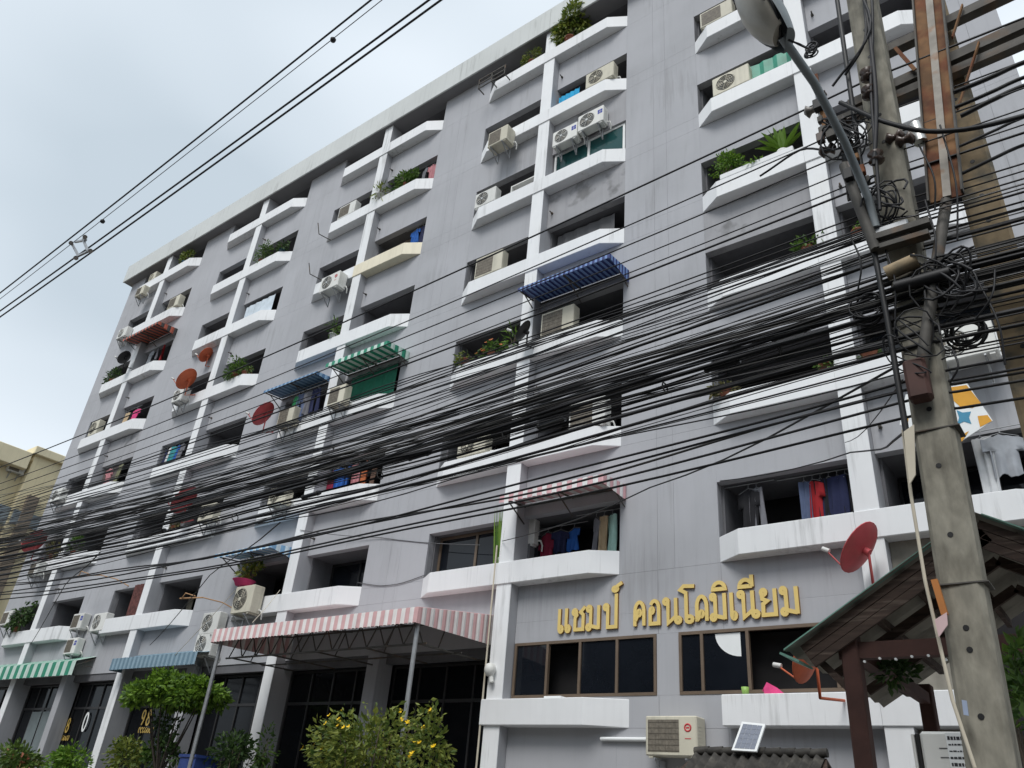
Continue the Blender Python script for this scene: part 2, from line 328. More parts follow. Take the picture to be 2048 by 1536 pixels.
# backing strip behind the panel joints, piers as separate panels with open joints
spans = [(XL, PR[1]-PW-LB)] + [(PR[k]+CB, PR[k+1]-PW-LB) for k in range(1,5)] + [(PR[5]+CB, XR)]
g_ = 0.002
for i, (a, b) in enumerate(spans):
    z0 = SHOP if i < 4 else (Z[2] if i == 4 else 0.0)
    abuild(MB().box(a, b, YW+0.05, 0.515, z0, ROOF), 'pier_backing', M['joint'])
    cuts = [a] + ([a + (b-a)*0.40, a + (b-a)*0.57] if 0 < i < 5 else [a + (b-a)*0.5]) + [b]
    zz = ([z0] if i != 4 else []) + [Z[L] for L in range(2, 9)] + [ROOF]
    for q in range(len(zz)-1):
        za, zb = zz[q], zz[q+1]
        zs = [za, za+0.42, zb] if (zb - za) > 1.5 and q > 0 else [za, zb]
        for s_ in range(len(zs)-1):
            for c_ in range(len(cuts)-1):
                abuild(MB().box(cuts[c_]+(g_ if c_ else 0), cuts[c_+1]-(g_ if c_ < len(cuts)-2 else 0), YW, YW+0.05, zs[s_]+g_, zs[s_+1]-g_), 'wall_panel', M['wall'])

# shared meshes of one half bay
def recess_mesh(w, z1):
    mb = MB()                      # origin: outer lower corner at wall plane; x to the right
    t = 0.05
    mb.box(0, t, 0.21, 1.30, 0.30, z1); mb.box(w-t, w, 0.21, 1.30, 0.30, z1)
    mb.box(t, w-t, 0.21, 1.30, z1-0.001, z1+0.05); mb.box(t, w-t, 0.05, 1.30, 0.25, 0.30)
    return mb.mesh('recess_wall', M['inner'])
def back_mesh(w, z1):
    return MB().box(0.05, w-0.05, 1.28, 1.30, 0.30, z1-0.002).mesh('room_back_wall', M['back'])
def frame_mesh(w, z1, mt, n=3):
    mb = MB(); y0, y1 = 1.16, 1.22
    mb.box(0.06, w-0.06, y0, y1, z1-0.10, z1-0.05); mb.box(0.06, w-0.06, y0, y1, 0.31, 0.36)
    for i in range(n+1):
        x = 0.06 + (w-0.17)*i/n; mb.box(x, x+0.05, y0-0.005, y1+0.005, 0.36, z1-0.1)
    return mb.mesh('window_frame', mt)
def pane_mesh(w, z1, i, n=3):
    x0 = 0.06 + (w-0.17)*i/n + 0.05; x1 = 0.06 + (w-0.17)*(i+1)/n
    return MB().box(x0, x1, 1.185, 1.195, 0.36, z1-0.1).mesh('pane', M['glass'])
HALF = {}
def half(w, z1):
    k = (round(w,3), round(z1,3))
    if k not in HALF: HALF[k] = (recess_mesh(w, z1), back_mesh(w, z1), frame_mesh(w, z1, M['darkframe']), [pane_mesh(w, z1, i) for i in range(3)], frame_mesh(w, z1, M['tanframe']))
    return HALF[k]
open_units = {(5,2,'L'), (4,2,'R'), (3,3,'R'), (3,4,'L'), (2,4,'L'), (5,3,'L'), (1,6,'R'), (4,5,'R'), (1,5,'R')}
peeled = {(4,5,'R'), (5,4,'L'), (4,6,'R'), (1,4,'R')}
ledges = {}
CURT = [mat('curtain_%d' % q, c_, 0.95, var=0.15, scale=5) for q, c_ in enumerate(((0.33,0.30,0.24),(0.20,0.23,0.27),(0.36,0.35,0.33),(0.24,0.17,0.14),(0.17,0.21,0.17),(0.30,0.24,0.26)))]
for k in range(1, 6):
    xl, xr = PR[k]-PW, PR[k]
    zb = 0.0
    abuild(MB().box(xl+0.004, xr-0.004, 0.062, 0.60, zb, ROOF-0.003), 'pillar', M['wall'])
    abuild(MB().bbox(xl, xr, 0.03, 0.06, zb, ROOF-0.003, 0.008), 'pillar_face', M['white'])
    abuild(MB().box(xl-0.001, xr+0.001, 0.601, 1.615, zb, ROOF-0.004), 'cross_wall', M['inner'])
    for L in range(1, 9):
        if L == 1 and k < 4: continue
        z = Z[L]
        # ledge in two pieces with an open joint at the pillar
        lm_ = M['cream'] if (k, L) == (3, 6) else M['white']
        if not (L == 1 and k == 4):
            lw = xl - LB if L > 1 else xl - LB
            abuild(MB().prismb([(xl-LA, 0.0), (xl-0.004, 0.0), (xl-0.004, YW-0.002), (xl-LB, YW-0.002)] if L > 1 else [(xl-LA-0.45, 0.0), (xl-0.004, 0.0), (xl-0.004, YW-0.002), (xl-LA-0.45, YW-0.002)], z, z+FH), 'balcony_ledge', M['white'])
            abuild(MB().prismb([(xl, 0.0), (xr+CA, 0.0), (xr+CB, YW-0.002), (xl, YW-0.002)] if L > 1 else [(xl, 0.0), (xr+0.75, 0.0), (xr+0.75, YW-0.002), (xl, YW-0.002)], z, z+FH), 'balcony_ledge', lm_)
        else:
            abuild(MB().prismb([(xl-0.07, -0.03), (xr+CA, -0.03), (xr+CB+0.25, YW-0.002), (xl-0.07, YW-0.002)], z, z+FH), 'balcony_ledge', M['white'])
        if L == 1: continue
        for side in 'LR':
            w = LB if side == 'L' else CB
            x0 = xl - LB if side == 'L' else xr
            zt = ROOF - z if L == 8 else OT
            rec, bk, fr, pn, fr2 = half(w, zt)
            o = (x0, YW, z)
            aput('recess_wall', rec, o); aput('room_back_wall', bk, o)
            if (k, L, side) not in open_units:
                f_ = aput('window', fr2 if (k*7+L*3+(side=='L')) % 3 == 0 else fr, o)
                for q, pm in enumerate(pn):
                    if (k*5 + L*2 + q + (side=='L')) % 4 == 0: continue      # this sash slid open
                    c = put('pane', pm, f_)
                hsh = (k*13 + L*7 + (side == 'L')*5) % 10
                if hsh < 6:
                    cw = 0.35 + 0.12*(hsh % 4); cx0 = 0.12 + (w-0.3-cw*1.2)*((hsh*37 % 10)/10); mbc = MB(); nn_ = 12
                    for i_ in range(nn_):
                        xa_, xb_ = cx0 + cw*i_/nn_, cx0 + cw*(i_+1)/nn_; ya_, yb_ = 1.10 + 0.025*math.sin(i_*1.9), 1.10 + 0.025*math.sin((i_+1)*1.9)
                        mbc.add([(xa_,ya_,0.34),(xb_,yb_,0.34),(xb_,yb_,zt-0.12),(xa_,ya_,zt-0.12)], [(0,1,2,3)], True)
                    aput('curtain', mbc.mesh('curtain', CURT[hsh]), o)
            if L < 8:
                wm = M['patched'] if (k, L, side) in peeled else M['wall']
                abuild(MB().box(x0+g_, x0+w-g_, YW, 0.515, z+zt, z+2.803-g_), 'spandrel_panel', wm)
    # wall between shopfront / sign storey and the lowest ledges
    if k <= 3:
        abuild(MB().box(xl-LB+g_, xl-0.002, YW, 0.515, SHOP, Z[2]-g_), 'spandrel_panel', M['wall'])
        abuild(MB().box(xr+0.002, xr+CB-g_, YW, 0.515, SHOP, Z[2]-g_), 'spandrel_panel', M['wall'])
# P4 left lower wall, sign wall, lower wall
x4l, x4r, x5l, x5r = PR[4]-PW, PR[4], PR[5]-PW, PR[5]
abuild(MB().box(x4l-LB+g_, x4l-0.002, YW, 0.515, SHOP, Z[2]-g_), 'spandrel_panel', M['wall'])
sw0, sw1 = 4.93, 3.86
for a, b in ((x4r+0.002, x4r+CB), (x5l-LB, x5l-0.002)):
    abuild(MB().box(a+g_, b-g_, YW, 0.515, sw0+0.42, Z[2]-g_), 'sign_wall_panel', M['wall'])
    abuild(MB().box(a+g_, b-g_, YW, 0.515, sw0, sw0+0.42-g_), 'sign_wall_panel', M['wall'])
    abuild(MB().box(a+g_, b-g_, YW, 0.515, 0.0, Z[1]+0.3), 'lower_wall_panel', M['wall'])
    abuild(MB().box(a+g_, b-g_, YW, 0.515, Z[1]+0.3+g_, sw1), 'lower_wall_panel', M['wall'])
pa, pb_ = x4r+CB, x5l-LB
for za, zb in ((0.0, Z[1]-0.002), (Z[1]+0.002, sw1), (sw0, sw0+0.42-g_), (sw0+0.42, Z[2]-g_)):
    for a, b in ((pa, pa+0.85), (pa+0.85+2*g_, pb_)): abuild(MB().box(a, b-g_, YW, 0.515, za, zb), 'sign_wall_panel', M['wall'])
abuild(MB().box(5.16, 5.60, YW, 0.515, sw1+0.002, sw0-0.002), 'sign_wall_panel', M['wall'])
abuild(MB().box(x5r+0.002, x5r+CB-g_, YW, 0.515, 0.0, Z[2]-g_), 'lower_wall_panel', M['sheetgrey'])

# sign-storey windows: the pier between them carries the joint strip, so windows run over it
def flush_window(x0, x1, z0, z1, divs, open_ix, name='window', fm='tanframe', y=YW-0.012, cover=True):
    f = MB(); t = 0.055; y1 = y + 0.07
    f.box(x0, x1, y, y1, z1-t, z1); f.box(x0, x1, y, y1, z0, z0+t)
    xs_ = [x0] + divs + [x1-t]
    for q in xs_: f.box(q, q+t, y-0.004, y1, z0+t, z1-t)
    fo = abuild(f, name, M[fm])
    for i in range(len(xs_)-1):
        if i in open_ix: continue
        pm = MB().box(xs_[i]+t, xs_[i+1], y+0.03, y+0.04, z0+t, z1-t).build('pane', M['glass']); pm.parent = fo; pm.matrix_parent_inverse = fo.matrix_basis.inverted()
        pm.matrix_parent_inverse = Matrix.Identity(4)
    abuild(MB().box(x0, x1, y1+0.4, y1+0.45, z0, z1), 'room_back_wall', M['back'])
    return fo
flush_window(1.90, 5.155, 3.86, 4.93, [2.70, 3.47, 4.30], {1})
flush_window(5.605, 8.93, 3.86, 4.93, [6.02, 6.86, 8.30], {2})
# a quarter-round sticker on one pane
c0 = at(1479, 1264, YW-0.006); st = MB(); pts = [(c0.x, c0.z)] + [(c0.x - 0.46*math.cos(t), c0.z - 0.40*math.sin(t)) for t in [R(a) for a in range(0, 91, 10)]]
st.add([(x, YW-0.004 + 0.02, z) for x, z in pts], [tuple(range(len(pts)))]); abuild(st, 'window_sticker', M['paper'])
# white-framed sliding window and special closed units
def unit_window(k, L, side, mt, gm, n=2, depth=0.33):
    xl, xr = PR[k]-PW, PR[k]; w = LB if side == 'L' else CB; x0 = xl-LB if side == 'L' else xr; z = Z[L]
    f = MB(); y0 = YW+depth; y1 = y0+0.06; za, zb = z+0.31, z+OT-0.01; t = 0.07
    f.box(x0+0.055, x0+w-0.055, y0, y1, zb-t, zb); f.box(x0+0.055, x0+w-0.055, y0, y1, za, za+t)
    xs_ = [x0+0.055 + (w-0.11-t)*i/n for i in range(n+1)]
    for q in xs_: f.box(q, q+t, y0-0.004, y1+0.004, za+t, zb-t)
    fo = abuild(f, 'window', mt)
    for i in range(n):
        p_ = MB().box(xs_[i]+t, xs_[i+1], y0+0.02, y0+0.03, za+t, zb-t).build('pane', gm); p_.parent = fo
unit_window(4, 6, 'R', M['whiteframe'], M['greenglass'], 2, 0.06)
unit_window(4, 2, 'L', M['tanframe'], M['glass'], 2, 0.36)
unit_window(3, 2, 'R', M['darkframe'], M['glass'], 2, 0.9)
unit_window(5, 3, 'R', M['darkframe'], M['glass'], 2, 0.5)
# hung screens in openings
def screen(name, k, L, side, m_, fx0, fx1, fz0, fz1, y=YW+0.06):
    xl, xr = PR[k]-PW, PR[k]; w = LB if side == 'L' else CB; x0 = xl-LB if side == 'L' else xr
    mb = MB(); n = 14
    for i in range(n):
        xa = x0 + w*(fx0 + (fx1-fx0)*i/n); xb = x0 + w*(fx0 + (fx1-fx0)*(i+1)/n); ya = y + 0.02*math.sin(i*2.1); yb = y + 0.02*math.sin((i+1)*2.1)
        mb.add([(xa, ya, Z[L]+fz0), (xb, yb, Z[L]+fz0), (xb, yb, Z[L]+fz1), (xa, ya, Z[L]+fz1)], [(0,1,2,3)])
    return mb.build(name, m_)
ROW = {8:'top', 7:'second', 6:'third', 5:'fourth', 4:'fifth', 3:'sixth', 2:'seventh', 1:'lowest'}
PIL = {1:'first', 2:'second', 3:'third', 4:'fourth', 5:'fifth'}
def where(k, L): return f'{ROW[L]} balcony{" down" if L < 8 else ""}, {PIL[k]} pillar from yellow house'
tag(screen('shade_cloth', 3, 4, 'R', mat('green_shade_net', (0.015,0.14,0.085), 0.9, var=0.12, scale=8), 0.15, 0.97, 0.42, OT, YW-0.02), 'dark green shade net, ' + where(3,4), 'screen')
tag(screen('shade_sheet', 5, 6, 'L', mat('green_sheet', (0.03,0.24,0.16), 0.5, var=0.25, scale=3), 0.36, 0.98, 0.44, OT-0.35, YW-0.05), 'translucent green sheet, ' + where(5,6), 'screen')
tag(screen('shade_sheet', 2, 6, 'R', mat('pale_plastic_sheet', (0.55,0.62,0.68), 0.5, var=0.12, scale=4), 0.1, 0.85, 0.40, OT-0.2, YW+0.02), 'pale plastic sheet, ' + where(2,6), 'screen')
tag(screen('panel_board', 4, 7, 'R', cm('cyan'), 0.03, 0.34, 0.46, OT-0.38, YW+0.02), 'bright blue board, ' + where(4,7), 'board')
tag(screen('window_blind', 1, 4, 'R', mat('brown_slat_blind', (0.10,0.08,0.075), 0.8, var=0.25, scale=9, stretch=(1,1,6)), 0.04, 0.62, 0.45, OT-0.06, YW+0.12), 'brown slatted blind, ' + where(1,4), 'blind')
tag(screen('roller_blind', 4, 5, 'R', mat('grey_blind', (0.12,0.12,0.125), 0.8), 0.06, 0.80, 0.45, OT-0.10, YW+0.35), 'grey roller blind, ' + where(4,5), 'blind')
tag(screen('curtain', 3, 6, 'R', mat('brown_blind', (0.17,0.13,0.10), 0.8, stretch=(1,1,9), var=0.3, scale=7), 0.25, 0.75, 0.45, OT-0.06, YW+0.5), 'brown slatted shade, ' + where(3,6), 'blind')
tag(screen('window_grille', 2, 2, 'L', mat('rusty_grille', (0.10,0.035,0.03), 0.8, var=0.5, scale=12), 0.55, 0.99, 0.40, OT+0.06, YW-0.02), 'rusty red window grille, ' + where(2,2), 'grille')

# ---- shopfronts on the ground floor
mids = [(PR[k]-PW/2 + PR[k-1]-PW/2)/2 for k in (2,3,4)]
colx = [XL+0.2, PR[1]-PW/2, mids[0], PR[2]-PW/2, mids[1], PR[3]-PW/2, mids[2], PR[4]-PW/2]
for mxx in mids: abuild(MB().bbox(mxx-0.19, mxx+0.19, 0.10, 0.58, 0.0, SHOP-0.002, 0.012), 'shop_column', M['wall'])
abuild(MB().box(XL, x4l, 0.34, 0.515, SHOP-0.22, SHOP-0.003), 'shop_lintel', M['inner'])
for i in range(len(colx)-1):
    a, b = colx[i]+0.22, colx[i+1]-0.22; n = 4; f = MB(); y0, y1, t = 0.62, 0.69, 0.05
    f.box(a, b, y0, y1, SHOP-0.28, SHOP-0.22); f.box(a, b, y0, y1, 3.86, 3.93); f.box(a, b, y0, y1, 0.0, 0.08)
    xs_ = [a + (b-a-t)*q/n for q in range(n+1)]
    for q in xs_: f.box(q, q+t, y0-0.006, y1+0.006, 0.08, SHOP-0.28)
    fo = abuild(f, 'shop_window', M['darkframe'])
    for q in range(n):
        for za, zb in ((0.08, 3.86), (3.93, SHOP-0.28)):
            p_ = MB().box(xs_[q]+t, xs_[q+1], y0+0.03, y0+0.04, za, zb).build('pane', M['shopglass']); p_.parent = fo
    # curtains behind the first bays
    if i in (1,):
        for q in (1, 2): abuild(MB().box(xs_[q]+t+0.02, xs_[q+1]-0.03, y0-0.02, y0-0.012, 1.0, 3.80), 'window_film', mat('grey_film', (0.14,0.17,0.175), 0.5))
# numerals on the shop glass, painted plates by the doors
def strokes(paths, h, w, t, m0, m1, name, loc, depth=0.03):
    """lettering: each path is a polyline in letter units, drawn as a raised flat stroke"""
    mb = MB()
    for pth in paths:
        pts = [Vector((p_[0]*w, 0, p_[1]*h)) for p_ in pth]; k = len(pts); closed = (pts[0]-pts[-1]).length < 1e-6
        L_, R_ = [], []
        for i in range(k):
            a = pts[i-1] if i > 0 else (pts[-2] if closed else pts[i]); b = pts[i+1] if i < k-1 else (pts[1] if closed else pts[i])
            d1 = (pts[i]-a); d2 = (b-pts[i]); d1 = d1.normalized() if d1.length else d2.normalized(); d2 = d2.normalized() if d2.length else d1
            tt = (d1+d2); tt = tt.normalized() if tt.length > 1e-4 else d1
            nn = Vector((-tt.z, 0, tt.x)); c = max(0.55, nn.dot(Vector((-d1.z,0,d1.x))))
            L_.append(pts[i] + nn*(t/2/c)); R_.append(pts[i] - nn*(t/2/c))
        lift = Vector((0, -0.0025*paths.index(pth), 0)); L_ = [q + lift for q in L_]; R_ = [q + lift for q in R_]
        dv = Vector((0, depth, 0)) - lift*1.3
        vs = []
        for i in range(k): vs += [L_[i], R_[i], L_[i]+dv, R_[i]+dv]
        mb.m = 0; mb.add(vs, [(4*i, 4*i+1, 4*i+5, 4*i+4) for i in range(k-1)])
        mb.m = 1; fs = []
        for i in range(k-1): fs += [(4*i+2, 4*i, 4*i+4, 4*i+6), (4*i+1, 4*i+3, 4*i+7, 4*i+5)]
        fs += [(0,2,3,1), (4*k-4, 4*k-3, 4*k-1, 4*k-2)]
        mb.add(vs, fs)
    o = mb.build(name, [m0, m1]); o.location = loc; return o
def circ(cx, cy, r, a0=0, a1=360, n=10, ry=None):
    return [(cx + r*math.cos(R(a0+(a1-a0)*i/n)), cy + (ry or r)*math.sin(R(a0+(a1-a0)*i/n))) for i in range(n+1)]
NUM = {'8': [circ(0.5,0.74,0.30,0,360,12,0.24), circ(0.5,0.26,0.36,0,360,12,0.26)], '3': [circ(0.45,0.74,0.36,150,-90,8,0.25), circ(0.45,0.25,0.40,90,-150,8,0.25)],
       '0': [circ(0.5,0.5,0.36,0,360,14,0.48)], '9': [circ(0.5,0.70,0.34,0,360,12,0.28), [(0.84,0.7),(0.78,0.3),(0.5,0.0)]]}
def plate_num(u, v, txt, h, m_, y=0.60, gap=0.75):
    p0 = at(u, v, y); 
    for i, ch in enumerate(txt):
        o = strokes(NUM[ch], h, h*0.55, h*0.13, m_, m_, 'window_numeral', (p0.x + i*h*gap, y, p0.z), 0.006); P_(o)
gold2 = mat('gold_film', (0.55,0.38,0.10), 0.4)
plate_num(119, 1464, '38', 0.42, gold2); plate_num(278, 1450, '98', 0.42, gold2); plate_num(160, 1462, '0', 0.55, M['paper'], gap=0.9)
for u, v in ((112, 1480), (275, 1465)):
    p0 = at(u, v, 0.60)
    for q in range(7): P_(strokes([circ(0.5,0.5,0.4,30*q,30*q+280,7,0.5)], 0.14, 0.11, 0.03, gold2, gold2, 'window_lettering', (p0.x+q*0.12, 0.60, p0.z), 0.006))

# small service fittings on the facade
for k in range(1, 6):
    for L in range(2, 9):
        mb = MB(); x = PR[k]+0.16; z = Z[L]+2.05 if L < 8 else 0
        if L == 8: continue
        mb.disc((x, YW-0.05, z), (0,1,0), 0.035, 0.05, 8); mb.tube([(x, YW-0.03, z), (x+0.02, YW-0.16, z-0.03)], 0.018, 6); abuild(mb, 'drain_spout', M['darksteel'])
# cable conduit down the fourth pillar and a loop of wire
p = [(PR[4]-0.46, 0.0, zz_) for zz_ in (0.5, 3.0, 5.0, 7.0)]
abuild(MB().tube(p, 0.02, 6), 'conduit', M['rope'])
abuild(MB().tube([(9.55, 0.22, 0.0), (9.55, 0.22, 3.30)], 0.055, 10), 'drain_pipe', M['white'])

# black panel painting in the unlit doorway's dark, seen under the pavilion
abuild(MB().box(10.35, 12.80, YW-0.03, YW-0.004, 0.0, 5.2), 'doorway_dark_panel', M['back'])
abuild(MB().bbox(10.05, 10.34, YW-0.14, YW-0.004, 0.0, 5.3, 0.01), 'door_jamb', M['wall'])

# ------------------------------------------------------------------ gold sign
sign = thing('building_sign', 'raised gold Thai lettering on grey wall above the bronze framed windows', 'sign', (5.4, YW, 5.0))
lr = 0.115
GL = {
 'e': [[(0.35,1.0),(0.35,0.10)], circ(0.62,0.115,0.24,180,540,10,lr)],
 'ch': [circ(0.20,0.80,0.12,0,360,10,0.10), [(0.32,0.80),(0.36,0.66),(0.24,0.56),(0.24,0.05),(0.80,0.05),(0.80,0.66),(0.62,0.78),(0.92,1.0)]],
 'm': [circ(0.17,0.89,0.13,0,360,10,0.10), [(0.30,0.89),(0.30,0.12)], circ(0.17,0.11,0.13,0,360,10,0.10), [(0.30,0.16),(0.88,0.05)], [(0.88,1.0),(0.88,0.0)]],
 'p': [circ(0.17,0.89,0.13,0,360,10,0.10), [(0.30,0.89),(0.30,0.05),(0.88,0.05),(0.88,1.42)]],
 'kh': [[(0.14,0.0),(0.14,0.50)] + circ(0.50,0.58,0.36,175,5,9,0.38) + [(0.86,0.50),(0.86,0.0)], circ(0.48,0.52,0.12,0,360,10,0.10), [(0.40,0.45),(0.20,0.22)]],
 'o': [circ(0.27,0.58,0.13,0,360,10,0.10), [(0.14,0.58),(0.14,0.05),(0.86,0.05),(0.86,0.62)] + circ(0.50,0.64,0.36,0,150,8,0.32)],
 'n': [circ(0.15,0.89,0.12,0,360,10,0.10), [(0.27,0.89),(0.27,0.02),(0.72,0.28)], [(0.72,1.0),(0.72,0.12)], circ(0.85,0.11,0.13,0,360,10,0.10)],
 'oo': [[(0.42,0.12),(0.42,1.16),(0.05,1.30),(0.28,1.44),(0.98,1.40)], circ(0.62,0.115,0.21,180,540,10,lr)],
 'd': [[(0.16,0.0),(0.16,0.50)] + circ(0.51,0.58,0.35,175,5,9,0.38) + [(0.86,0.50),(0.86,0.0)], circ(0.48,0.28,0.12,0,360,10,0.10), [(0.18,0.05),(0.40,0.22)]],
 'y': [circ(0.22,0.89,0.13,0,360,10,0.10), [(0.12,0.84),(0.15,0.64),(0.42,0.56),(0.18,0.46),(0.16,0.05),(0.86,0.05),(0.86,1.0)]],
 'i': [circ(0.50,0.05,0.42,0,180,9,0.26) + [(0.92,0.05)]],
 'ii': [circ(0.46,0.05,0.42,0,180,9,0.26) + [(0.92,0.05)], [(0.90,0.02),(0.90,0.48)]],
 'th': [circ(0.30,0.18,0.24,0,360,10,0.15), [(0.40,0.30),(0.55,0.42),(1.0,0.62)]],
}
def letter(key, u0, u1, up=0.0, hh=0.46):
    f_ = (u0 - 1113)/(1600-1113); vb = 1266 - 37*f_
    a = at(u0, vb, YW-0.07); b = at(u1, vb - 37*(u1-u0)/487, YW-0.07); h = hh
    o = strokes(GL[key], h, b.x-a.x, 0.070, M['gold'], M['goldside'], 'letter', (a.x, YW-0.05, 5.085 + up), 0.049)
    o.parent = sign; o.matrix_parent_inverse = Matrix.Translation(-sign.location)
for key, u0, u1 in (('e',1111,1125),('e',1125,1139),('ch',1141,1170),('m',1171,1199),('p',1205,1234),('kh',1265,1290),('o',1296,1320),('n',1326,1361),
                    ('oo',1359,1390),('d',1389,1417),('m',1421,1454),('e',1458,1474),('n',1477,1518),('y',1521,1557),('m',1563,1600)): letter(key, u0, u1)
letter('th', 1222, 1242, 0.70, 0.26); letter('i', 1425, 1454, 0.52, 0.46); letter('ii', 1480, 1510, 0.52, 0.46)

# ------------------------------------------------------------------ air conditioners
ACM = {}
def ac_meshes(w, h, d, colr, face, logo):
    k = (w, h, d, colr, face, logo)
    if k in ACM: return ACM[k]
    m_ = M[colr]; out = []
    body = MB().bbox(-w/2, w/2, -d, 0, 0, h, 0.018)
    for i in range(7): z = h*0.2 + i*h*0.09; body.box(w/2-0.002, w/2+0.004, -d+0.06, -d+0.2, z, z+0.012)
    body.box(-w/2+0.05, -w/2+0.13, -d+0.02, -0.02, -0.03, 0.002); body.box(w/2-0.13, w/2-0.05, -d+0.02, -0.02, -0.03, 0.002)
    out.append(('casing', body.mesh('casing', m_)))
    if face == 'fan':
        r = h*0.40; cx = -w*0.14; g = MB(); g.disc((cx, -d+0.004, h*0.52), (0,-1,0), r, 0.008, 24); out.append(('fan_opening', g.mesh('fan_opening', M['grille'])))
        g = MB()
        for q in (0.35, 0.55, 0.75, 0.95): g.ring((cx, -d-0.012, h*0.52), (0,1,0), r*q, 0.006, 24, 4)
        for a in range(6): t = R(a*60+15); g.bar((cx+0.25*r*math.cos(t), -d-0.012, h*0.52+0.25*r*math.sin(t)), (cx+r*math.cos(t), -d-0.012, h*0.52+r*math.sin(t)), 0.008)
        out.append(('fan_guard', g.mesh('fan_guard', m_)))
        out.append(('fan_hub', MB().disc((cx, -d-0.006, h*0.52), (0,-1,0), r*0.18, 0.012, 14).mesh('fan_hub', M['chrome'] if colr == 'acwhite' else m_)))
        b_ = MB()
        for a in range(3):
            t = R(a*120+40); t2 = t + 0.8
            b_.add([(cx+0.2*r*math.cos(t), -d-0.006, h*0.52+0.2*r*math.sin(t)), (cx+0.9*r*math.cos(t), -d-0.006, h*0.52+0.9*r*math.sin(t)), (cx+0.9*r*math.cos(t2), -d-0.006, h*0.52+0.9*r*math.sin(t2))], [(0,1,2)])
        out.append(('fan_blade', b_.mesh('fan_blade', M['fin'])))
    else:
        g = MB(); g.box(-w/2+0.05, w*0.16, -d-0.004, -d+0.002, 0.06, h-0.06); out.append(('fin_panel', g.mesh('fin_panel', M['fin'])))
        g = MB()
        for i in range(9): x = -w/2+0.06 + (w*0.66-0.13)*i/8; g.box(x, x+0.006, -d-0.010, -d-0.004, 0.06, h-0.06)
        for i in range(6): z = 0.08 + (h-0.18)*i/5; g.box(-w/2+0.05, w*0.16, -d-0.013, -d-0.010, z, z+0.006)
        out.append(('fin_guard', g.mesh('fin_guard', M['fin'])))
    if logo:
        g = MB()
        if logo == 'logo_blue':
            for ix in (0, 1):
                for iz in (0, 1): g.box(w*0.285+ix*0.082, w*0.285+ix*0.082+0.068, -d-0.004, -d+0.001, h*0.52+iz*0.085, h*0.52+iz*0.085+0.07)
        else:
            g.ring((w*0.33, -d-0.001, h*0.70), (0,1,0), 0.055, 0.014, 16, 4); g.box(w*0.33-0.03, w*0.33+0.03, -d-0.004, -d+0.001, h*0.70-0.012, h*0.70+0.012); g.box(w*0.33-0.055, w*0.33+0.055, -d-0.004, -d+0.001, h*0.42, h*0.44)
        out.append(('logo', g.mesh('logo', M[logo])))
    ACM[k] = out; return out
BRK = {}
def bracket_mesh(d):
    if d not in BRK:
        g = MB(); g.bar((0,0.0,-0.045), (0,-d-0.04,-0.045), 0.03); g.bar((0,0.0,-0.045), (0,0.0,-0.42), 0.03); g.bar((0,-0.01,-0.40), (0,-d,-0.06), 0.025); BRK[d] = g.mesh('bracket', M['steel'])
    return BRK[d]
def ac(desc, k, L, u, v=None, y=0.30, w=0.80, h=0.54, d=0.28, colr='acwhite', face='fan', logo=None, rz=0.0, hang=False, label=None):
    """v None: stands on the ledge of balcony (k, L); else hung with its foot at pixel (u, v), back at plane y"""
    if v is None:
        z = Z[L] + FH + 0.032; zz_ = None
        # find x where the ray meets the unit's front plane at ledge height
        d_ = ray(u, 768); lo, hi = 0, 1536
        for _ in range(40):
            mid = (lo+hi)/2
            if at(u, mid, y-d).z > z: lo = mid
            else: hi = mid
        p = at(u, lo, y-d); loc = Vector((p.x, y, z))
    else:
        p = at(u, v, y-d); loc = Vector((p.x, y, p.z))
    root = thing('air_conditioner', label or f'{desc}, {where(k, L)}', 'air conditioner', loc, rz, 'air conditioning units on the facade')
    for nm, me in ac_meshes(w, h, d, colr, face, logo): put(nm, me, root)
    if hang:
        for sx in (-0.3, 0.3): put('bracket', bracket_mesh(d), root, (sx*w, 0, 0))
    pm = MB().tube([(w/2-0.05, -0.06, 0.12), (w/2+0.08, -0.05, 0.10), (w/2+0.10, 0.0, 0.0), (w/2+0.06, 0.04, -0.12)], 0.022, 6)
    pm.build('refrigerant_pipe', M['acwhite'], root)
    return root
ac('small cream air conditioner on end brackets', 1, 8, 276, 590, y=-0.02, w=0.7, h=0.5, colr='accream', face='fin', hang=True)
ac('cream air conditioner on the ledge', 1, 8, 302, None, w=0.6, h=0.45, colr='accream', face='fan')
ac('white air conditioner on end brackets', 1, 7, 240, 675, y=-0.02, hang=True)
ac('cream air conditioner behind the ledge', 1, 7, 343, None, colr='accream', face='fin', w=0.85, h=0.6)
ac('cream air conditioner showing its fan', 1, 5, 182, None, colr='accream', h=0.7, w=0.7)
ac('white air conditioner on end brackets', 1, 4, 107, 1002, y=-0.02, hang=True)
ac('white air conditioner under a red dish', 1, 3, 62, 1150, y=-0.02, face='fin', hang=True)
ac('white air conditioner beside a leafy plant', 1, 2, 6, 1250, y=-0.02, face='fin', hang=True)
ac('white air conditioner with blue logo', 1, 2, 148, 1258, y=YW-0.03, logo='logo_blue', face='fin', hang=True, w=0.75, label='white air conditioner with blue logo on wall, upper of two beside a pipe')
ac('white air conditioner with fan', 2, 2, 190, 1262, y=YW-0.05, hang=True, label='white air conditioner with large fan on wall beside the rusty grille', w=0.85, h=0.6)
ac('white air conditioner', 1, 2, 135, 1308, y=YW-0.03, logo='logo_blue', face='fin', hang=True, w=0.75, label='white air conditioner with blue logo just above the green striped awning')
ac('white air conditioner in front of orange dish', 2, 5, 352, 802, y=-0.02, hang=True, w=0.75)
ac('cream air conditioner beside a red dish', 2, 3, 408, 1040, colr='accream', y=0.0, hang=True)
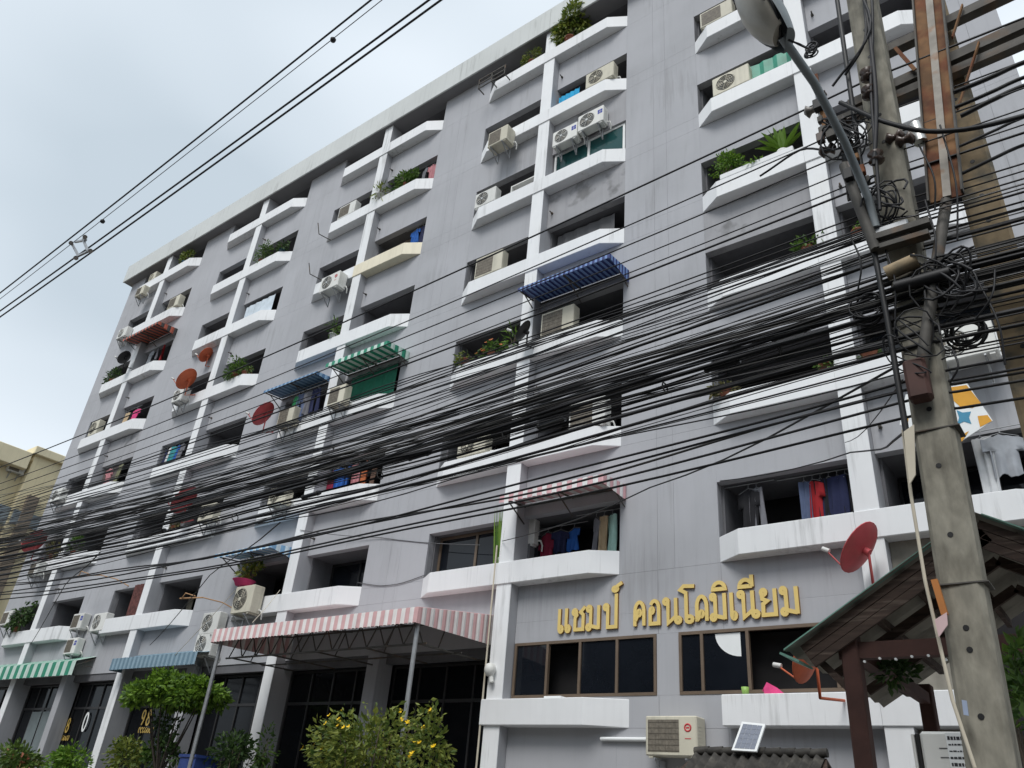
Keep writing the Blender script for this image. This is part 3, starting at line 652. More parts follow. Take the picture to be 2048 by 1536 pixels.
ac('white air conditioner on the ledge', 3, 7, 690, None, face='fin', w=0.9, h=0.6)
ac('white air conditioner with red logo', 3, 6, 655, 578, y=-0.02, w=0.95, h=0.62, d=0.36, logo='logo_red', hang=True)
ac('cream air conditioner in front of red dish', 3, 4, 566, 850, y=-0.02, colr='accream', face='fin', hang=True, w=0.75, h=0.62)
ac('cream air conditioner beside hanging jeans', 3, 4, 668, 808, y=-0.02, colr='accream', face='fin', hang=True, w=0.72, h=0.62)
ac('cream air conditioner with round fan', 3, 3, 550, 1008, y=0.0, colr='accream', hang=True)
ac('cream air conditioner carrying a pink basin', 3, 2, 478, 1226, y=-0.05, colr='accream', w=0.85, h=0.75, d=0.36, hang=True)
ac('white air conditioner', 3, 2, 413, 1268, y=YW-0.05, hang=True, w=0.85, h=0.62, label='white air conditioner with big fan just above the pink striped awning end')
ac('white air conditioner', 3, 2, 400, 1312, y=YW-0.05, hang=True, w=0.85, h=0.62, label='white air conditioner partly hidden behind the pink striped awning end')
ac('cream air conditioner with silver fan hub', 4, 7, 1198, None, colr='accream', w=0.95, h=0.62)
ac('wall-hung air conditioner, smaller', 4, 7, 1128, 283, y=YW-0.04, logo='logo_blue', hang=True, w=0.85, h=0.58, label='white air conditioner with blue logo, hung nearer the fourth pillar, third floor down')
ac('wall-hung air conditioner, larger', 4, 7, 1180, 252, y=YW-0.04, logo='logo_blue', hang=True, w=0.85, h=0.62, label='white air conditioner with blue logo, hung farther from fourth pillar, third floor down')
ac('cream air conditioner out on steel brackets', 4, 7, 993, 286, y=-0.02, colr='accream', face='fin', hang=True, w=0.75, h=0.62, d=0.4)
ac('white air conditioner on the ledge end', 4, 6, 968, None, h=0.58)
ac('cream air conditioner with brown fins', 4, 5, 974, None, colr='accream', face='fin', w=0.98, h=0.72)
ac('cream air conditioner under the navy awning', 4, 4, 1112, None, colr='accream', face='fin', w=0.98, h=0.72)
ac('cream air conditioner behind the cables', 4, 3, 940, None, colr='accream', face='fan', w=0.9)
ac('white air conditioner with wide fins', 4, 3, 1172, None, face='fin', w=0.95, h=0.68)
ac('small white air conditioner hung inside', 4, 2, 1049, 1090, y=0.72, face='fin', w=0.5, h=0.6, d=0.2)
ac('cream air conditioner beside green sheet', 5, 6, 1462, None, colr='accream', w=0.95, h=0.62)
ac('cream air conditioner', 5, 7, 1432, None, colr='accream', face='fin', w=0.9, h=0.6)
ac('cream air conditioner with red round logo', 5, 1, 1342, 1512, y=YW-0.03, colr='accream', face='fin', logo='logo_red', w=0.95, h=0.62, d=0.34, hang=True, label='cream air conditioner with red logo on wall behind the tiled roof')
ac('white air conditioner', 5, 3, 1930, 715, y=-0.02, w=0.95, h=0.62, hang=True, label='white air conditioner on balcony seen between the two utility poles')

# ------------------------------------------------------------------ satellite dishes
DN_ = Vector((-0.72, -0.42, 0.55)).normalized()
def dish(desc, u, v, y, r, m_, label, nrm=None):
    c = at(u, v, y); n = (nrm or DN_).normalized()
    foot = Vector((c.x + 0.02, max(y + 0.42, -0.02) if y < 0.2 else y+0.3, c.z - r*1.05))
    root = thing('satellite_dish', label, 'satellite dish', foot, 0, 'satellite dishes on the balconies')
    a = n.cross(Vector((0,0,1))).normalized(); b = a.cross(n)
    mb = MB(); N, K = 24, 5; vs = []
    for q in range(K+1):
        rr = r*q/K
        for i in range(N):
            t = 2*math.pi*i/N; vs.append(c - foot + a*(rr*math.cos(t)) + b*(rr*1.08*math.sin(t)) + n*(0.22*r*((q/K)**2)))
    fs = []
    for q in range(K):
        for i in range(N): fs.append((q*N+i, q*N+(i+1)%N, (q+1)*N+(i+1)%N, (q+1)*N+i))
    mb.add(vs, fs, True); mb.add([w_ - n*0.012 for w_ in vs], [tuple(reversed(f)) for f in fs], True)
    d_ = mb.build('dish_reflector', m_, root)
    rim = MB(); e = [c - foot + a*(r*math.cos(2*math.pi*i/N)) + b*(r*1.08*math.sin(2*math.pi*i/N)) + n*0.22*r for i in range(N+1)]; rim.tube(e, 0.012, 5, False); rim.build('rim', m_, d_)
    tip = c - foot + n*(r*1.25) - b*(r*0.75)
    MB().tube([c - foot - b*r*1.02 + n*0.2*r, tip], 0.014, 6).build('feed_arm', m_, root)
    MB().tube([tip - n*0.03 + b*0.02, tip + n*0.09], 0.035, 8).build('receiver', M['potwhite'], root)
    mt = MB(); mt.tube([c - foot - n*0.01, c - foot - n*0.10], 0.06, 8); mt.tube([c - foot - n*0.08, Vector((c.x-foot.x, c.y-foot.y, -r*0.4)) - n*0.08, Vector((0,0,0.0))], 0.022, 7); mt.build('mount', m_, root)
    return root
dish('', 1728, 1100, -0.55, 0.40, M['dishred'], 'large dark red satellite dish beside fifth pillar above the gold sign end', Vector((-0.78,0.10,0.62)))
dish('', 376, 760, -0.45, 0.42, M['dishorange'], 'orange satellite dish, ' + where(2,5))
dish('', 414, 711, 0.1, 0.30, M['dishorange'], 'small orange dish in shade above, between fourth and fifth balconies, second pillar')
dish('', 530, 830, -0.45, 0.40, M['dishred'], 'red satellite dish, ' + where(3,4))
dish('', 372, 1003, -0.4, 0.48, M['dishred'], 'red satellite dish, ' + where(2,3))
dish('', 72, 1086, -0.5, 0.48, M['dishred'], 'red satellite dish, ' + where(1,3))
dish('', 1050, 663, -0.35, 0.26, M['black'], 'black satellite dish, ' + where(4,4))
dish('', 250, 716, -0.4, 0.30, M['black'], 'black satellite dish, ' + where(1,6))
dish('', 1622, 1318, -1.3, 0.34, M['dishorange'], 'orange red dish with long feed arm before the bronze windows', Vector((-0.93,0.10,0.38)))

# ------------------------------------------------------------------ awnings
def awning(label, xL, xR, yF, zF, zW, val, zS, c0, c1, sw=0.11, cheek='R', proj_bars=3, curve=0.0, truss=False, post=None, yW=None):
    root = thing('awning', label, 'awning', ((xL+xR)/2, YW, zW)); inv = Matrix.Translation(-root.location)
    yW = YW-0.01 if yW is None else yW
    def pt(o): o.parent = root; o.matrix_parent_inverse = inv; return o
    n = max(4, int(round((xR-xL)/sw))); sw = (xR-xL)/n
    for i in range(n):
        m_ = c0 if i % 2 == 0 else c1; xa = xL + sw*i; mb = MB()
        prof = []
        K = 5 if curve else 1
        for q in range(K+1):
            t = q/K; prof.append((yW + (yF-yW)*t, zW + (zF-zW)*(t + curve*(t*t-t))))
        prof.append((yF-0.004, zF-val))
        vs = []
        for (yy, zz_) in prof:
            for fx, dz in ((0,0),(0.25,0.012),(0.75,0.012),(1,0)): vs.append((xa+sw*fx, yy - (dz if zz_ == zF-val else 0), zz_ + dz))
        k_ = len(prof); fs = [(4*r_+c, 4*r_+c+1, 4*r_+c+5, 4*r_+c+4) for r_ in range(k_-1) for c in range(3)]
        mb.add(vs, fs); pt(mb.build('canopy_strip', m_))
    for sd_ in cheek:
        x = xR if sd_ == 'R' else xL; depth = yW - yF; ns = max(3, int(depth/sw)); s2 = depth/ns
        for i in range(ns):
            m_ = c0 if i % 2 == 0 else c1
            ya, yb = yF + s2*i, yF + s2*(i+1); ta, tb = i/ns, (i+1)/ns
            za0, za1 = zF-val + (zS-zF+val)*ta, zF + (zW-zF)*ta; zb0, zb1 = zF-val + (zS-zF+val)*tb, zF + (zW-zF)*tb
            ox = 0.006 if sd_ == 'R' else -0.006
            ym = (ya+yb)/2
            pt(MB().add([(x,ya,za0),(x+ox*2,ym,(za0+zb0)/2),(x,yb,zb0),(x,yb,zb1),(x+ox*2,ym,(za1+zb1)/2),(x,ya,za1)], [(0,1,4,5),(1,2,3,4)]).build('cheek_strip', m_))
    f = MB(); zb = min(zF-val*0.3, zF-0.05)
    f.bar((xL+0.02, yF+0.03, zb), (xR-0.02, yF+0.03, zb), 0.03); f.bar((xL+0.02, yW-0.02, zW-0.06), (xR-0.02, yW-0.02, zW-0.06), 0.03)
    for i in range(proj_bars):
        x = xL+0.03 + (xR-xL-0.06)*i/(proj_bars-1); f.bar((x, yW, zW-0.07), (x, yF+0.03, zb), 0.03)
        if not truss: f.bar((x, yW, zW-0.07-0.45*(yW-yF)), (x, yF+0.25, zb+0.02), 0.022)
    pt(f.build('awning_frame', M['darksteel']))
    if truss:
        f = MB(); zc = zF-val-0.28
        f.bar((xL+0.1, yF+0.45, zc), (xR-0.1, yF+0.45, zc), 0.035); f.bar((xL+0.1, yF+0.45, zF-0.12), (xR-0.1, yF+0.45, zF-0.12), 0.03)
        m0 = 12
        for i in range(m0):
            x = xL+0.2 + (xR-xL-0.4)*i/m0; x2 = xL+0.2 + (xR-xL-0.4)*(i+0.5)/m0; x3 = xL+0.2 + (xR-xL-0.4)*(i+1)/m0
            f.bar((x, yF+0.45, zc), (x2, yF+0.45, zF-0.12), 0.02); f.bar((x2, yF+0.45, zF-0.12), (x3, yF+0.45, zc), 0.02)
        for i in range(5):
            x = xL+0.3 + (xR-xL-0.6)*i/4; f.bar((x, yF+0.45, zc), (x, yW, zc+0.05), 0.03); f.bar((x, yF+1.0, zc), (x, yF+1.2, zF), 0.02)
        f.bar((xL+0.1, yF+1.5, zc+0.03), (xR-0.1, yF+1.5, zc+0.03), 0.03)
        pt(f.build('truss', M['darksteel']))
    if post:
        for px in post:
            pt(MB().tube([(px, yF+0.18, 0.0), (px, yF+0.18, zF-val+0.05)], 0.045, 10).build('support_post', M['steel']))
    return root
def pair(n, a, b, rough=0.55): return mat('awning_'+n+'_a', a, rough, var=0.08, scale=5, streak=0.15), mat('awning_'+n+'_b', b, rough, var=0.08, scale=5, streak=0.15)
A = pair('pink', (0.62,0.38,0.38), (0.76,0.73,0.71)); B = pair('pinkpale', (0.62,0.36,0.38), (0.72,0.71,0.70)); C_ = pair('navy', (0.02,0.035,0.15), (0.16,0.26,0.50))
D = pair('green', (0.015,0.22,0.13), (0.50,0.62,0.56)); E = pair('sky', (0.20,0.38,0.58), (0.55,0.66,0.73)); F = pair('red', (0.42,0.10,0.06), (0.05,0.045,0.045)); G = pair('slate', (0.12,0.20,0.26), (0.22,0.32,0.39)); H = pair('bluecanopy', (0.06,0.14,0.27), (0.20,0.33,0.48))
awning('long pink and white striped awning on steel posts over the shop entrance', -5.45, 1.30, -2.05, 5.16, 5.55, 0.30, 4.92, A[0], A[1], 0.115, 'RL', 4, truss=True, post=[1.16, -5.3])
awning('pink and white striped awning over hanging laundry beside the fourth pillar', 1.86, 4.49, -0.60, 7.90, 8.00, 0.20, 7.66, B[0], B[1], 0.125, 'R', 3)
awning('navy and white striped awning over a cream air conditioner', 1.80, 4.50, -0.60, 13.50, 13.60, 0.13, 13.22, C_[0], C_[1], 0.07, 'R', 3)
awning('green and white striped awning above a green net', -5.50, -2.84, -0.60, 13.42, 13.52, 0.15, 13.20, D[0], D[1], 0.14, 'R', 3)
awning('plain blue corrugated awning over hanging jeans', -8.75, -6.08, -0.45, 13.42, 13.50, 0.10, 13.28, H[0], H[1], 0.10, 'R', 3)
awning('pale blue and white awning above the pink basin', -8.78, -6.08, -0.58, 7.86, 7.96, 0.13, 7.60, E[0], E[1], 0.14, 'R', 3)
awning('red and black striped awning close to the yellow house', -21.0, -18.08, -0.60, 19.30, 19.42, 0.13, 19.05, F[0], F[1], 0.13, 'R', 3)
awning('green and white striped awning above a shop window', -23.4, -15.75, -0.30, 5.22, 5.46, 0.46, 4.76, D[0], D[1], 0.27, '', 3)
awning('slate blue corrugated shop awning behind the round clipped tree', -13.25, -8.65, -0.38, 5.14, 5.36, 0.34, 4.80, G[0], G[1], 0.115, 'L', 4, curve=-0.7)

# ------------------------------------------------------------------ plants
def leaves(mb, rng, c, rad, n, size, aspect=2.2, shell=0.35, droop=0.2, lumps=7):
    """leaf clumps: n folded leaves spread over several uneven clumps inside an ellipsoid"""
    c = Vector(c); cl = []
    for _ in range(lumps):
        while True:
            d = Vector((rng.uniform(-1,1), rng.uniform(-1,1), rng.uniform(-1,1)))
            if 0.05 < d.length < 1: break
        cl.append((Vector((d.x*rad[0]*0.62, d.y*rad[1]*0.62, d.z*rad[2]*0.62)), rng.uniform(0.32, 0.62)))
    for i in range(n):
        o, s = cl[rng.randrange(lumps)] if lumps > 1 else (Vector(), 1.0)
        d = Vector((rng.gauss(0,1), rng.gauss(0,1), rng.gauss(0,1))).normalized() * (rng.uniform(shell, 1.0) ** 0.6)
        p = c + o + Vector((d.x*rad[0], d.y*rad[1], d.z*rad[2])) * s
        out = (p - c); out = out.normalized() if out.length > 1e-5 else Vector((0,0,1))
        ax = (out + Vector((rng.gauss(0,0.6), rng.gauss(0,0.6), rng.gauss(0,0.6) - droop))).normalized()
        sd_ = ax.cross(Vector((rng.gauss(0,1), rng.gauss(0,1), rng.gauss(0,1)))).normalized(); nn = ax.cross(sd_)
        L_ = size * rng.uniform(0.6, 1.3); w = L_/aspect
        a, b = p, p + ax*L_; m_ = p + ax*L_*0.5
        mb.add([a, m_ + sd_*w*0.5 + nn*w*0.15, b, m_ - sd_*w*0.5 + nn*w*0.15], [(0,1,2),(0,2,3)])
PLN = [0]
def plant(label, c, rad, n, size, m_='leaf', pot=None, potz=None, name='potted_plant', aspect=2.2, stems=4, flowers=None, nf=0, cat='plant', lumps=7, fsize=0.06, group=None, droop=0.2):
    PLN[0] += 1; rng = random.Random(100 + PLN[0]); c = Vector(c); base = Vector((c.x, c.y, potz if potz is not None else c.z - rad[2]))
    root = thing(name, label, cat, base, 0, group); inv = Matrix.Translation(-base)
    def pt(o): o.parent = root; o.matrix_parent_inverse = inv; return o
    mb = MB(); leaves(mb, rng, c, rad, n, size, aspect, lumps=lumps, droop=droop); pt(mb.build('foliage', M[m_]))
    ph = 0.0
    if pot:
        r = pot[0]; ph = pot[1]; pt(MB().lathe([(0.02,0),(r*0.72,0),(r,ph*0.9),(r*1.08,ph*0.9),(r*1.08,ph),(r*0.92,ph),(r*0.9,ph*0.9),(0.0,ph*0.88)], 14, base).build('pot', M[pot[2]]))
    st = MB()
    for i in range(stems):
        t = Vector((rng.uniform(-1,1)*rad[0]*0.6, rng.uniform(-1,1)*rad[1]*0.6, rng.uniform(-0.1,0.5)*rad[2]))
        b0 = base + Vector((rng.uniform(-.03,.03), rng.uniform(-.03,.03), ph*0.85)); e_ = c + t
        st.tube([b0, b0.lerp(e_, 0.5) + Vector((0,0,0.05)), e_], 0.012 + 0.02*max(rad), 5, True, 0.006)
    if stems: pt(st.build('stem', M['bark']))
    if flowers:
        fm = MB()
        for i in range(nf):
            for _ in range(60):
                p = Vector(rng.choice(mb.v)); d = (p - c)
                if d.y < 0 and d.z > -0.35*rad[2] and (d.x/rad[0])**2 + (d.y/rad[1])**2 + (d.z/rad[2])**2 > 0.45: break
            d = Vector((d.x*0.5, -0.6, 0.5)).normalized()
            a = d.cross(Vector((0.3,0.2,0.9))).normalized(); b = d.cross(a)
            for q in range(5):
                t = R(72*q + rng.uniform(-10,10)); e_ = a*math.cos(t) + b*math.sin(t); s_ = a*math.cos(t+1.2) + b*math.sin(t+1.2); f0 = fsize*rng.uniform(0.8,1.2)
                fm.add([p, p + (e_*0.9+d*0.4)*f0, p + ((e_+s_)*0.62+d*0.5)*f0, p + (s_*0.5+d*0.2)*f0], [(0,1,2),(0,2,3)])
        pt(fm.build('blossoms', M[flowers]))
    return root
def ledge_plant(desc, k, L, u, rad, n, size, m_='leaf', up=0.0, y=0.14, **kw):
    """plant standing on the ledge of balcony (k, L), x from the pixel column"""
    z = Z[L] + FH; lo, hi = 0, 1536
    for _ in range(40):
        mid = (lo+hi)/2
        if at(u, mid, y).z > z + rad[2] + up: lo = mid
        else: hi = mid
    p = at(u, lo, y)
    if p.x < PR[k] - PW/2: p.x = min(p.x, PR[k]-PW-rad[0]*0.6)
    return plant(f'{desc}, {where(k, L)}', (p.x, y, z + rad[2] + up), rad, n, size, m_, potz=z, **kw)
pw = (0.12, 0.16, 'pot'); pwh = (0.12, 0.16, 'potwhite'); pbl = (0.12, 0.16, 'potblue')
ledge_plant('leafy potted plants', 1, 8, 372, (0.55,0.22,0.42), 260, 0.14, 'leafyellow', pot=pbl)
ledge_plant('dark bushy plant', 1, 6, 228, (0.75,0.28,0.42), 320, 0.15, 'leafdark', pot=pw)
ledge_plant('feathery green bush', 2, 7, 528, (0.55,0.28,0.62), 520, 0.11, 'leaf', pot=pw, aspect=3.2)
ledge_plant('low broadleaf plant', 2, 7, 566, (0.35,0.2,0.28), 150, 0.13, 'leafdark', pot=pbl)
ledge_plant('round green bush spilling over', 2, 5, 472, (0.62,0.36,0.50), 520, 0.12, 'leaf', pot=pw, up=-0.22, y=0.02)
ledge_plant('reddish dry plant', 2, 5, 492, (0.35,0.2,0.28), 130, 0.12, 'leafred', pot=pw)
ledge_plant('row of broad leaved plants', 3, 7, 815, (0.85,0.2,0.40), 340, 0.17, 'leaf', pot=pw)
ledge_plant('spiky pale plant', 3, 7, 762, (0.45,0.25,0.30), 110, 0.26, 'leafyellow', pot=pwh, aspect=6, y=0.0)
ledge_plant('small palm-like plant', 3, 5, 668, (0.28,0.22,0.34), 90, 0.26, 'leaf', pot=pwh, aspect=6, y=0.05)
ledge_plant('feathery shrub', 4, 8, 1065, (0.50,0.25,0.42), 420, 0.11, 'leafyellow', pot=pw, aspect=3.5)
ledge_plant('tall dense tree-like plant', 4, 8, 1142, (0.74,0.44,1.05), 2600, 0.19, 'leafyellow', pot=(0.16,0.2,'pot'), y=0.12, lumps=14)
ledge_plant('orange flowered plants', 4, 4, 985, (0.50,0.2,0.32), 220, 0.13, 'leaf', pot=pw, flowers='petalorange', nf=9, fsize=0.06)
ledge_plant('spiky grassy plant in white pot', 4, 4, 1028, (0.25,0.2,0.34), 110, 0.26, 'leafbright', pot=pwh, aspect=7)
ledge_plant('trailing yellow green plants', 4, 4, 930, (0.35,0.22,0.18), 130, 0.12, 'leafyellow', pot=pw, y=0.05)
ledge_plant('square clipped bright bush', 5, 5, 1452, (0.46,0.22,0.40), 900, 0.08, 'leafbright', pot=pwh, up=0.18, lumps=14, y=0.2)
ledge_plant('low scattered greens', 5, 5, 1512, (0.40,0.18,0.16), 90, 0.12, 'leafbright', pot=pwh)
ledge_plant('leafy weeds by the pillar', 5, 4, 1618, (0.36,0.2,0.22), 190, 0.13, 'leaf', pot=pw)
ledge_plant('yellow green sprig', 5, 4, 1714, (0.25,0.15,0.25), 60, 0.16, 'leafbright', pot=pw)
ledge_plant('dry trailing olive plants', 5, 3, 1450, (0.45,0.25,0.20), 190, 0.13, 'leafdry', pot=pw)
ledge_plant('short green plant', 5, 3, 1650, (0.25,0.2,0.16), 110, 0.12, 'leaf', pot=pw)
ledge_plant('orange pot with sprig', 5, 3, 1738, (0.18,0.15,0.16), 40, 0.14, 'leaf', pot=(0.15,0.22,'pot'))
ledge_plant('olive green trailing plant', 1, 3, 112, (0.75,0.3,0.42), 380, 0.13, 'leafdry', pot=pw, y=0.0)
ledge_plant('green shrub farther along', 1, 3, 152, (0.55,0.25,0.40), 260, 0.14, 'leaf', pot=pw)
ledge_plant('broad shrub by the air conditioner', 1, 2, 42, (0.95,0.4,0.62), 560, 0.17, 'leafdark', pot=pw, y=-0.05)
ledge_plant('hanging leafy plant', 3, 2, 498, (0.50,0.3,0.40), 200, 0.18, 'leafyellow', pot=pw, up=0.35, y=0.0)
ledge_plant('yellowish small plant', 2, 3, 352, (0.4,0.2,0.3), 130, 0.13, 'leafdry', pot=pw)
# plant at the foot of ledge near the third pillar, and tall reeds by the fourth pillar
rng = random.Random(5)
p0 = at(990, 1124, -0.02); root = thing('reed_clump', 'tall thin green reeds growing beside the fourth pillar, seventh balcony down', 'plant', (p0.x, 0.15, Z[2]+FH)); mb = MB()
for i in range(34):
    b0 = Vector((rng.uniform(-.10,.10), rng.uniform(-.12,.02), 0)); h = rng.uniform(0.7,1.45); l_ = Vector((rng.uniform(-.12,.12), rng.uniform(-.1,.05), h)); s_ = Vector((0.012,0.004,0))
    mb.add([b0-s_, b0+s_, b0+l_*0.6+s_, b0+l_, b0+l_*0.6-s_], [(0,1,2,3,4)])
mb.build('blades', M['leafbright'], root); MB().lathe([(0.02,0),(0.08,0),(0.11,0.14),(0.10,0.14),(0.0,0.12)], 10).build('pot', M['potwhite'], root)
# fern with long separate leaves (fifth pillar)
z_ = Z[5] + FH; p0 = at(1562, 292, 0.05); root = thing('fern', 'bright fern with long upright fronds, ' + where(5,5), 'plant', (p0.x, 0.12, z_)); MB().lathe([(0.02,0),(0.09,0),(0.13,0.2),(0.12,0.2),(0.0,0.17)], 12).build('pot', M['potwhite'], root)
for i in range(15):
    a = R(i*360/15 + rng.uniform(-12,12)); le = rng.uniform(0.75,1.2); out = Vector((math.cos(a), math.sin(a)*0.5, 0)); pts = []
    spread = rng.uniform(0.25, 0.75)
    for q in range(6):
        t = q/5; pts.append(Vector((0,0,0.18)) + out*(le*spread*t) + Vector((0,0, le*(1-spread*0.5)*t - 0.25*le*spread*t*t)))
    sd_ = out.cross(Vector((0,0,1))).normalized(); vs = []; fs = []
    for q, p_ in enumerate(pts): w = 0.075*math.sin(math.pi*(0.12+0.88*q/5))+0.004; vs += [p_ - sd_*w, p_ + Vector((0,0,-0.015)), p_ + sd_*w]
    for q in range(5): fs += [(3*q,3*q+1,3*q+4,3*q+3), (3*q+1,3*q+2,3*q+5,3*q+4)]
    mbx = MB(); mbx.add(vs, fs); mbx.build('frond', M['leafbright'], root)
# long white planter box behind the ledge
tag(MB().bbox(7.05, 8.75, 0.0, 0.11, Z[5]+FH+0.002, Z[5]+FH+0.15, 0.01).build('planter_box', M['white']), 'long white planter box in front of a ledge, fourth balcony down, fifth pillar', 'planter')

# ---- garden in front of the shops
def ground_plant(label, u, v, y, rad, n, size, m_, **kw):
    c = at(u, v, y); return plant(label, (c.x, c.y, c.z), rad, n, size, m_, potz=0.0, cat=kw.pop('cat','shrub'), **kw)
gp = (0.22, 0.42, 'pot')
ground_plant('large shrub with yellow trumpet flowers in front of the shop', 735, 1500, -2.6, (1.48,0.8,0.95), 2600, 0.125, 'leafyellow', name='flowering_shrub', flowers='petal', nf=20, fsize=0.045, stems=16, lumps=26)
ground_plant('side branch shrub with yellow flowers beside the steel awning post', 865, 1490, -2.7, (0.38,0.4,0.75), 520, 0.12, 'leafyellow', name='flowering_shrub', flowers='petal', nf=6, fsize=0.045, stems=5, lumps=8)
ground_plant('reddish croton bush under the green striped awning', 45, 1518, -1.0, (1.25,0.6,0.55), 850, 0.20, 'leafred', name='croton_bush', pot=gp, lumps=12)
ground_plant('bright green bush in front of gold shop numerals', 150, 1522, -1.0, (0.95,0.6,0.55), 1100, 0.13, 'leafbright', name='green_bush', pot=gp, lumps=12)
ground_plant('olive bush beside the foot of the second pillar', 250, 1518, -1.0, (0.85,0.5,0.55), 700, 0.15, 'leafyellow', name='olive_bush', pot=gp, lumps=12)
ground_plant('dark green bush beside the blue bin', 462, 1512, -0.9, (0.75,0.5,0.55), 650, 0.15, 'leafdark', name='green_bush', pot=gp, lumps=10)
ground_plant('slim climbing plant on shop column beside the awning', 530, 1505, -0.35, (0.35,0.3,0.75), 320, 0.13, 'leaf', name='climbing_plant', pot=gp, lumps=8)
ground_plant('broadleaf plant below the round clipped tree', 318, 1505, -1.3, (0.5,0.4,0.4), 260, 0.18, 'leaf', name='green_bush', pot=gp, lumps=7)
ground_plant('bright bush at edge of the wooden pavilion', 2052, 1350, -6.0, (0.22,0.40,0.40), 200, 0.13, 'leaf', name='green_bush', lumps=7)
ground_plant('bright low bush beside the utility poles', 2062, 1405, -6.2, (0.25,0.40,0.30), 170, 0.12, 'leaf', name='green_bush', lumps=7)
# clipped umbrella tree
c = at(352, 1392, -1.5); base = Vector((c.x+0.15, c.y, 0.0)); root = thing('clipped_tree', 'small tree with flat rounded crown in front of the shop', 'tree', base); mb = MB(); rng = random.Random(77)
def pt(o): o.parent = root; o.matrix_parent_inverse = Matrix.Translation(-base); return o
for q in range(70):
    a = rng.uniform(0, 2*math.pi); rr = math.sqrt(rng.random())*1.28; leaves(mb, rng, c + Vector((rr*math.cos(a), rr*0.75*math.sin(a), 0.34*(1-(rr/1.4)**2) + rng.uniform(-0.26,0.04))), (0.36,0.33,0.26), 130, 0.15, 2.0, lumps=3)
pt(mb.build('crown', M['treeleaf']))
tr = MB(); fork = Vector((base.x, base.y, 1.9)); tr.tube([base, base.lerp(fork, 0.5) + Vector((0.06,0,0)), fork], 0.075, 8, True, 0.05)
for q in range(8):
    a = q*math.pi/4 + 0.3; e_ = c + Vector((0.85*math.cos(a), 0.55*math.sin(a), -0.05)); tr.tube([fork, fork.lerp(e_, 0.55) + Vector((0,0,-0.1)), e_], 0.035, 6, True, 0.012)
pt(tr.build('trunk', M['treebark']))
lb = MB()
for q in range(9): leaves(lb, rng, c + Vector((rng.uniform(-0.5,0.6), rng.uniform(-0.2,0.3), -0.55-0.11*q)), (0.30,0.28,0.28), 45, 0.13, 2.0, lumps=2)
pt(lb.build('lower_foliage', M['leafdark']))
# blue bin
p0 = at(398, 1520, -1.2); tag(MB().prism([(p0.x-0.32,p0.y-0.3),(p0.x+0.32,p0.y-0.3),(p0.x+0.32,p0.y+0.3),(p0.x-0.32,p0.y+0.3)], 0.0, 2.42).box(p0.x-0.35,p0.x+0.35,p0.y-0.33,p0.y+0.33,2.42,2.48).box(p0.x+0.02,p0.x+0.14,p0.y-0.305,p0.y-0.299,2.1,2.25).build('water_tank', mat('blue_plastic', (0.025,0.05,0.19), 0.5)), 'blue plastic tank standing among the shrubs by the awning post', 'tank')

# ------------------------------------------------------------------ laundry and odds and ends
def garment(kind, label, cx, y, ztop, w, h, colr, rz=0.0, name=None):
    nm = name or {'shirt':'hanging_shirt','trousers':'hanging_trousers','towel':'hanging_towel'}[kind]
    root = thing(nm, label, 'laundry', (cx, y, ztop), rz, 'laundry drying on the balconies'); rng = random.Random(int(abs(cx*977+ztop*131)))
    nx, nz_ = 9, 10; ph = rng.uniform(0,6); vs, fs = [], []; sl = {}
    def halfw(t):
        if kind == 'shirt': return 0.5 if t < 0.34 else 0.33
        if kind == 'trousers': return 0.42 + 0.08*t
        return 0.5 - 0.06*t
    for j in range(nz_+1):
        t = j/nz_; hw = halfw(t)*w
        for i in range(nx+1):
            s_ = i/nx*2-1; yy = 0.035*math.sin(s_*7+ph+t*2) * (0.4+t) + 0.02*math.sin(s_*13+ph)
            zz_ = -h*t - (0.12*h*abs(s_) if kind == 'shirt' and t < 0.34 else 0) - (0.05*h*math.sin(s_*5+ph) if t == 1 else 0)
            vs.append((s_*hw, yy, zz_))
    for j in range(nz_):
        for i in range(nx):
            if kind == 'trousers' and j > 2 and i == nx//2: continue
            fs.append((j*(nx+1)+i, j*(nx+1)+i+1, (j+1)*(nx+1)+i+1, (j+1)*(nx+1)+i))
    mb = MB(); mb.add(vs, fs, True); b_ = MB(); mb.add([(x, yy+0.02, zz_) for x, yy, zz_ in vs], [tuple(reversed(f)) for f in fs], True)
    mb.build('cloth', cm(colr), root)
    hg = MB(); hg.tube([(-0.42*w,0.01,-0.06*h),(0,0.01,0.03),(0.42*w,0.01,-0.06*h)], 0.006, 5); hg.tube([(0,0.01,0.03),(0,0.01,0.09),(0.025,0.01,0.115),(0.035,0.01,0.09)], 0.005, 5); hg.build('hanger', M['steel'], root)
    return root
